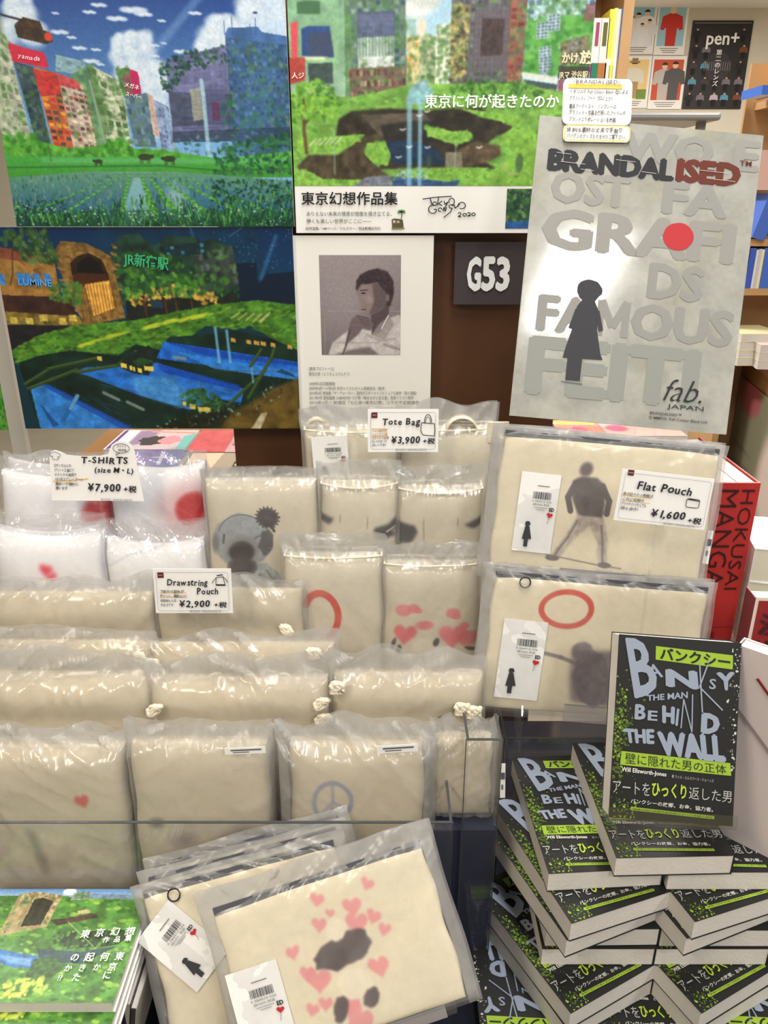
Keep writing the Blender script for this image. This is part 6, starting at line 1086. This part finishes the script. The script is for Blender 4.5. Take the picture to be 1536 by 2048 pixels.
# ------------------------------------------------------------------ red thick book and neighbours at the right
RED = mat('red_cloth_spine', (186, 46, 44), .4, 0, 60, .35); yh = .945; pA = at(1409, 966, yh); pB = at(1522, 966, yh); Wr = pB.x - pA.x; zt_ = pA.z; Hr = zt_ - .6605
o = thing('thick_book', 'thick bright red book standing spine forward with black serif title, right of the flat pouches', 'book', Matrix.Translation(((pA.x + pB.x) / 2, yh, .6605)))
box('cover_spine', -Wr / 2, Wr / 2, 0, .003, 0, Hr, RED, o); box('cover_board', -Wr / 2, -Wr / 2 + .002, .003, .21, 0, Hr, mat('pale_board', (226, 216, 212), .6), o); box('cover_board', Wr / 2 - .002, Wr / 2, .003, .21, 0, Hr, RED, o)
for i in range(3): box('page_block', -Wr / 2 + .0025 + i * (Wr - .005) / 3, -Wr / 2 + .002 + (i + 1) * (Wr - .005) / 3, .004, .206, .002, Hr - .003 - .001 * (i % 2), PAPERX, o)
d = Dec(0, 0, 113, 330, Wr, (at(1460, 966, yh).z - at(1460, 1296, yh).z)); v, f = glyphs('HOKUSAI', -.008)
def vtext(t_, x0_, x1_, y0_, y1_, col):
    v, f = glyphs(t_, -.006); v = v[:, :2]; a = v.min(0); b = v.max(0); u = (v - a) / (b - a); d.add([(x0_ + (x1_ - x0_) * p[1], y0_ + (y1_ - y0_) * p[0]) for p in u], f, col, 5)
vtext('HOKUSAI', 78, 104, 12, 206, (60, 26, 30)); vtext('MANGA', 34, 72, 12, 200, (60, 26, 30)); d.line([(2, 284), (111, 284)], 1, (150, 30, 34)); d.text('北斎漫画', 34, 306, 16, (110, 30, 34), .01, width=40)
lt = d.build('title_lettering', o, -.0004); lt.location = (0, 0, Hr - d.H)
# pile of glossy white books far right
zc_ = at(1480, 1110, .90).z; lx = at(1424, 1110, .93).x + .012; base = .6605
t = thing('acrylic_box', 'clear acrylic box under the small book piles at the right picture edge', 'display box', Matrix.Translation((lx + .125, .93, base))); box('side_panel', -.09, -.087, 0, .18, 0, .26, ACRYL, t); box('front_panel', -.087, .13, 0, .003, 0, .26, ACRYL, t); box('top_panel', -.09, .13, 0, .18, .26, .263, ACRYL, t)
pz = base + .263; top_ = at(1500, 1100, .93).z; nb = 4; th = (top_ - pz) / nb
for i in range(nb):
    o = thing('glossy_book', ['white glossy book, lowest of the pile right of the red book', 'white glossy book, second up of the pile right of the red book', 'white glossy book, third up of the pile right of the red book', 'white book with ink-drawn cover, top of the pile right of the red book'][i], 'book', Matrix.Translation((lx + .046, .935, pz + i * th)) @ Matrix.Rotation(math.radians(-18 + i * 2), 4, 'Z'), 'glossy books beside the red book')
    box('page_block', .001, .148, .001, .118, .001, th - .0012, mat('cream_pages', (222, 218, 198), .7), o); boxes('cover', [(0, .15, 0, .12, 0, .001), (0, .15, 0, .12, th - .0011, th - .0001), (0, .001, 0, .12, .001, th - .0011)], mat('glossy_white_cover', (234, 234, 238), .15, spec=.6), o)
    if i == 3:
        d = Dec(0, 0, 150, 120, .15, .12); P = arc(110, 70, 34, 26, 120, 330, 14); d.line(P, 2.4, (70, 72, 84)); d.line(arc(112, 72, 22, 16, 150, 330, 10), 1.6, (90, 92, 104)); d.line([(20, 96), (50, 90), (70, 100)], 1.4, (110, 112, 120)); q_ = d.build('cover_drawing', o, 0); q_.rotation_euler = (-math.pi / 2, 0, 0); q_.location = (.075, 0, th + .0004)
# red framed box-book and pale standing books at the right edge
pr1 = at(1502, 1195, .80); o = thing('thick_book', 'dark red book with a cream border standing at the right picture edge', 'book', Matrix.Translation((pr1.x + .006, .80, .6605)) @ Matrix.Rotation(math.radians(-4), 4, 'Z')); Hh = pr1.z - .6605
box('cover', 0, .09, 0, .002, 0, Hh, mat('cream_border', (232, 222, 206), .5), o); box('title_panel', .004, .086, -.0008, 0, .012, Hh - .004, mat('dark_red_cover', (150, 40, 46), .35), o); box('page_block', .001, .089, .002, .02, .002, Hh - .002, PAPER, o); box('side_board', -.0012, 0, 0, .028, 0, Hh, mat('maroon_board', (120, 38, 48), .4), o)
d = Dec(0, 0, 90, 100, .09, .09); d.text('漫画', 8, 40, 34, (60, 40, 44), .02); d.rect(8, 52, 14, 90, (60, 30, 34)); d.rect(20, 52, 25, 90, (60, 30, 34)); d.rect(30, 60, 84, 66, (60, 30, 34)); q_ = d.build('title_lettering', o, 0); q_.location = (.045, -.0014, Hh - .1)
pw = at(1478, 1290, .70); Hw = pw.z - .6605
o = thing('pale_book', 'pale pink-white book standing edge-on with a red stroke, right of the upright paperback', 'book', Matrix.Translation((pw.x, .70, .6605)) @ Matrix.Rotation(math.radians(-42), 4, 'Z')); box('cover', 0, .12, 0, .0015, 0, Hw, mat('pale_pink_cover', (216, 204, 204), .35), o); box('page_block', .001, .119, .0015, .018, .002, Hw - .002, PAPER, o); box('spine', -.0012, 0, 0, .0195, 0, Hw, mat('pale_pink_cover', None), o); box('back_cover', 0, .12, .018, .0195, 0, Hw, mat('pale_pink_cover', None), o)
d = Dec(0, 0, 120, 200, .12, .2); d.line([(24, 30), (44, 50), (52, 46)], 3, (130, 40, 46)); d.line([(60, 96), (90, 104)], 10, (196, 60, 60)); d.line([(0, 64), (60, 120)], 4, (150, 140, 142)); q_ = d.build('cover_drawing', o, 0); q_.location = (.06, -.0005, Hw - .2)
# ------------------------------------------------------------------ art books bottom left
za_ = .843; fl_, fr_ = atz(-90, 1778, za_), atz(274, 1778, za_); nl, nr = atz(-90, 2006, za_), atz(262, 2006, za_); Wd = (fr_.x + nr.x) / 2 - (fl_.x + nl.x) / 2; Dp = fr_.y - nr.y; th = .0125
cA = Cv(-90, 1775, 270, 2008, .8, (90, 150, 60)); full = [(-90, 1775), (270, 1775), (270, 2008), (-90, 2008)]; cA.grad([(-90, 1775), (270, 1775), (270, 1800), (-90, 1800)], (90, 140, 200), (190, 210, 225), 1775, 1800); cA.ell(265, 1784, 26, 12, (240, 240, 245)); cA.ell(95, 1782, 14, 8, (240, 240, 245))
cA.poly([(-90, 1790), (270, 1796), (270, 2008), (-90, 2008)], (78, 128, 56), 1, .4, 20); cA.dabs(500, [(-90, 1790), (270, 1796), (270, 2008), (-90, 2008)], [(110, 165, 60), (60, 110, 40), (150, 190, 80), (50, 95, 45)], 3, 9, .5, .7, 10)
cA.facade([(-10, 1788), (20, 1782), (84, 1790), (80, 1860), (-10, 1880)], (165, 150, 110), 8, 7, [(120, 105, 70), (200, 190, 150)], .8, 3, 30); cA.poly([(28, 1800), (45, 1796), (70, 1804), (66, 1856), (26, 1860)], (44, 46, 34), .95, .4, 5); cA.facade([(105, 1784), (140, 1782), (140, 1800), (105, 1802)], (170, 180, 170), 6, 3, [(120, 140, 130)], .8, 4, 10); cA.poly([(140, 1786), (240, 1790), (240, 1800), (140, 1798)], (120, 140, 170), .8, .3)
cA.poly([(80, 1846), (170, 1832), (180, 1840), (100, 1858)], (70, 50, 44), .9, .5, 6); cA.poly([(130, 1826), (150, 1822), (160, 1830), (132, 1834)], (205, 180, 140), .9); cA.poly([(100, 1880), (150, 1870), (240, 1866), (262, 1880), (230, 1900), (140, 1905)], (40, 50, 36), .9, .4, 8); cA.dabs(90, [(100, 1870), (262, 1870), (230, 1905), (110, 1910)], [(90, 140, 60), (50, 80, 40)], 3, 7)
cA.poly([(-90, 1905), (0, 1905), (60, 1916), (92, 1920), (92, 1944), (50, 1942), (0, 1928), (-90, 1920)], (60, 110, 170), 1, .4, 8); cA.poly([(10, 1918), (80, 1925), (84, 1940), (40, 1934)], (130, 175, 215), .7, soft=2); cA.poly([(80, 1905), (170, 1912), (240, 1900), (180, 1935), (100, 1932)], (44, 62, 90), .8, .3, 6)
cA.poly([(85, 1925), (125, 1922), (150, 1945), (130, 1968), (84, 1966)], (56, 92, 44), .95, .4, 6); cA.dabs(60, [(50, 1970), (120, 1960), (140, 1990), (40, 2000)], [(200, 210, 90), (160, 190, 80)], 3, 7); cA.line([(120, 1850), (190, 1900)], 2, (205, 210, 190), .5, 1); cA.mul(.08, 4, 5, 2)
MA = Matrix.Translation(((nl.x + nr.x + fl_.x + fr_.x) / 4, (nr.y + nl.y) / 2, za_))
def artbook(label, dz, dy, rot, full_):
    o = thing('art_book', label, 'book', MA @ Matrix.Translation((0, dy, dz)) @ Matrix.Rotation(math.radians(rot), 4, 'Z'), 'landscape art books in a pile'); box('page_block', -Wd / 2, Wd / 2 - .002, 0, Dp - .002, -th + .0006, -.0006, PAPER, o); box('back_cover', -Wd / 2, Wd / 2, 0, Dp, -th, -th + .0006, WHITE, o)
    s = cA.sheet('printed_cover', Wd, Dp, o, PRINT, -.0) if full_ else None
    if s is None:
        s = link('printed_cover', AB[0], o)
    else: AB.append(s.data)
    s.rotation_euler = (-math.pi / 2, 0, 0); return o
AB = []; ab = artbook('art book with a sunny overgrown city cover, top of the pile at bottom left', 0, 0, 0, True)
d = Dec(-90, 1775, 270, 2008, Wd, Dp); 
for ch, x, y, s_ in (('想', 246, 1880, 20), ('幻', 216, 1880, 19), ('京', 186, 1882, 19), ('東', 158, 1885, 19), ('集', 250, 1892, 14), ('品', 229, 1894, 13), ('作', 207, 1895, 13), ('東', 243, 1930, 18), ('京', 237, 1950, 17), ('に', 232, 1966, 17), ('何', 214, 1931, 18), ('か', 208, 1950, 15), ('起', 184, 1932, 19), ('き', 180, 1952, 16), ('た', 175, 1970, 17), ('の', 156, 1932, 18), ('か', 153, 1952, 15), ('!?', 148, 1970, 15)): d.text(ch, x, y, s_, (246, 246, 240), .02)
q_ = d.build('cover_lettering', ab, 0); q_.rotation_euler = (-math.pi / 2, 0, 0); q_.location = (0, 0, .0006)
artbook('art book with the same green city cover, second of the pile at bottom left', -th - .001, -.012, 0, False); artbook('art book third down in the pile at bottom left', -2 * th - .002, -.006, 1.2, False)
box('x', 0, 1, 0, 1, 0, 1, WHITE) if False else None
bx0 = MA.translation; rs_ = thing('riser_block', 'dark block under the pile of art books at bottom left', 'display stand', Matrix.Translation((bx0.x, bx0.y, .6605))); box('block', -Wd / 2 + .01, Wd / 2 - .01, .005, Dp - .01, 0, za_ - 3 * th - .0025 - .6605, NAVY, rs_)
# magazines leaning beside the art books
for i in range(5):
    pm = atz(272 + i * 9, 2040, .665); o = thing('magazine', ['thin magazine leaning against the art book pile, nearest to it', 'second thin magazine from the art book pile, leaning left', 'middle one of five thin magazines leaning beside the art books', 'fourth thin magazine from the art book pile, leaning left', 'thin magazine with dark cover, outermost of the leaning ones beside the art books'][i], 'magazine', Matrix.Translation((pm.x - .012 + .001 * i, .545, .6605)) @ Matrix.Rotation(math.radians(9), 4, 'Y') @ Matrix.Rotation(0, 4, 'Z'), 'thin magazines leaning beside the art books')
    hh = .150 - i * .007; box('page_block', -.0026, .0022, .001, .165, 0, hh, PAPERX, o); box('cover', .0022, .0030, 0, .166, 0, hh + .001, mat('mag_cover_%d' % (i % 2), ((186, 180, 168), (70, 66, 64))[i % 2], .5), o); box('spine', -.0026, .0022, 0, .001, 0, hh, mat('mag_cover_%d' % ((i + 1) % 2), ((186, 180, 168), (70, 66, 64))[(i + 1) % 2], .5), o)
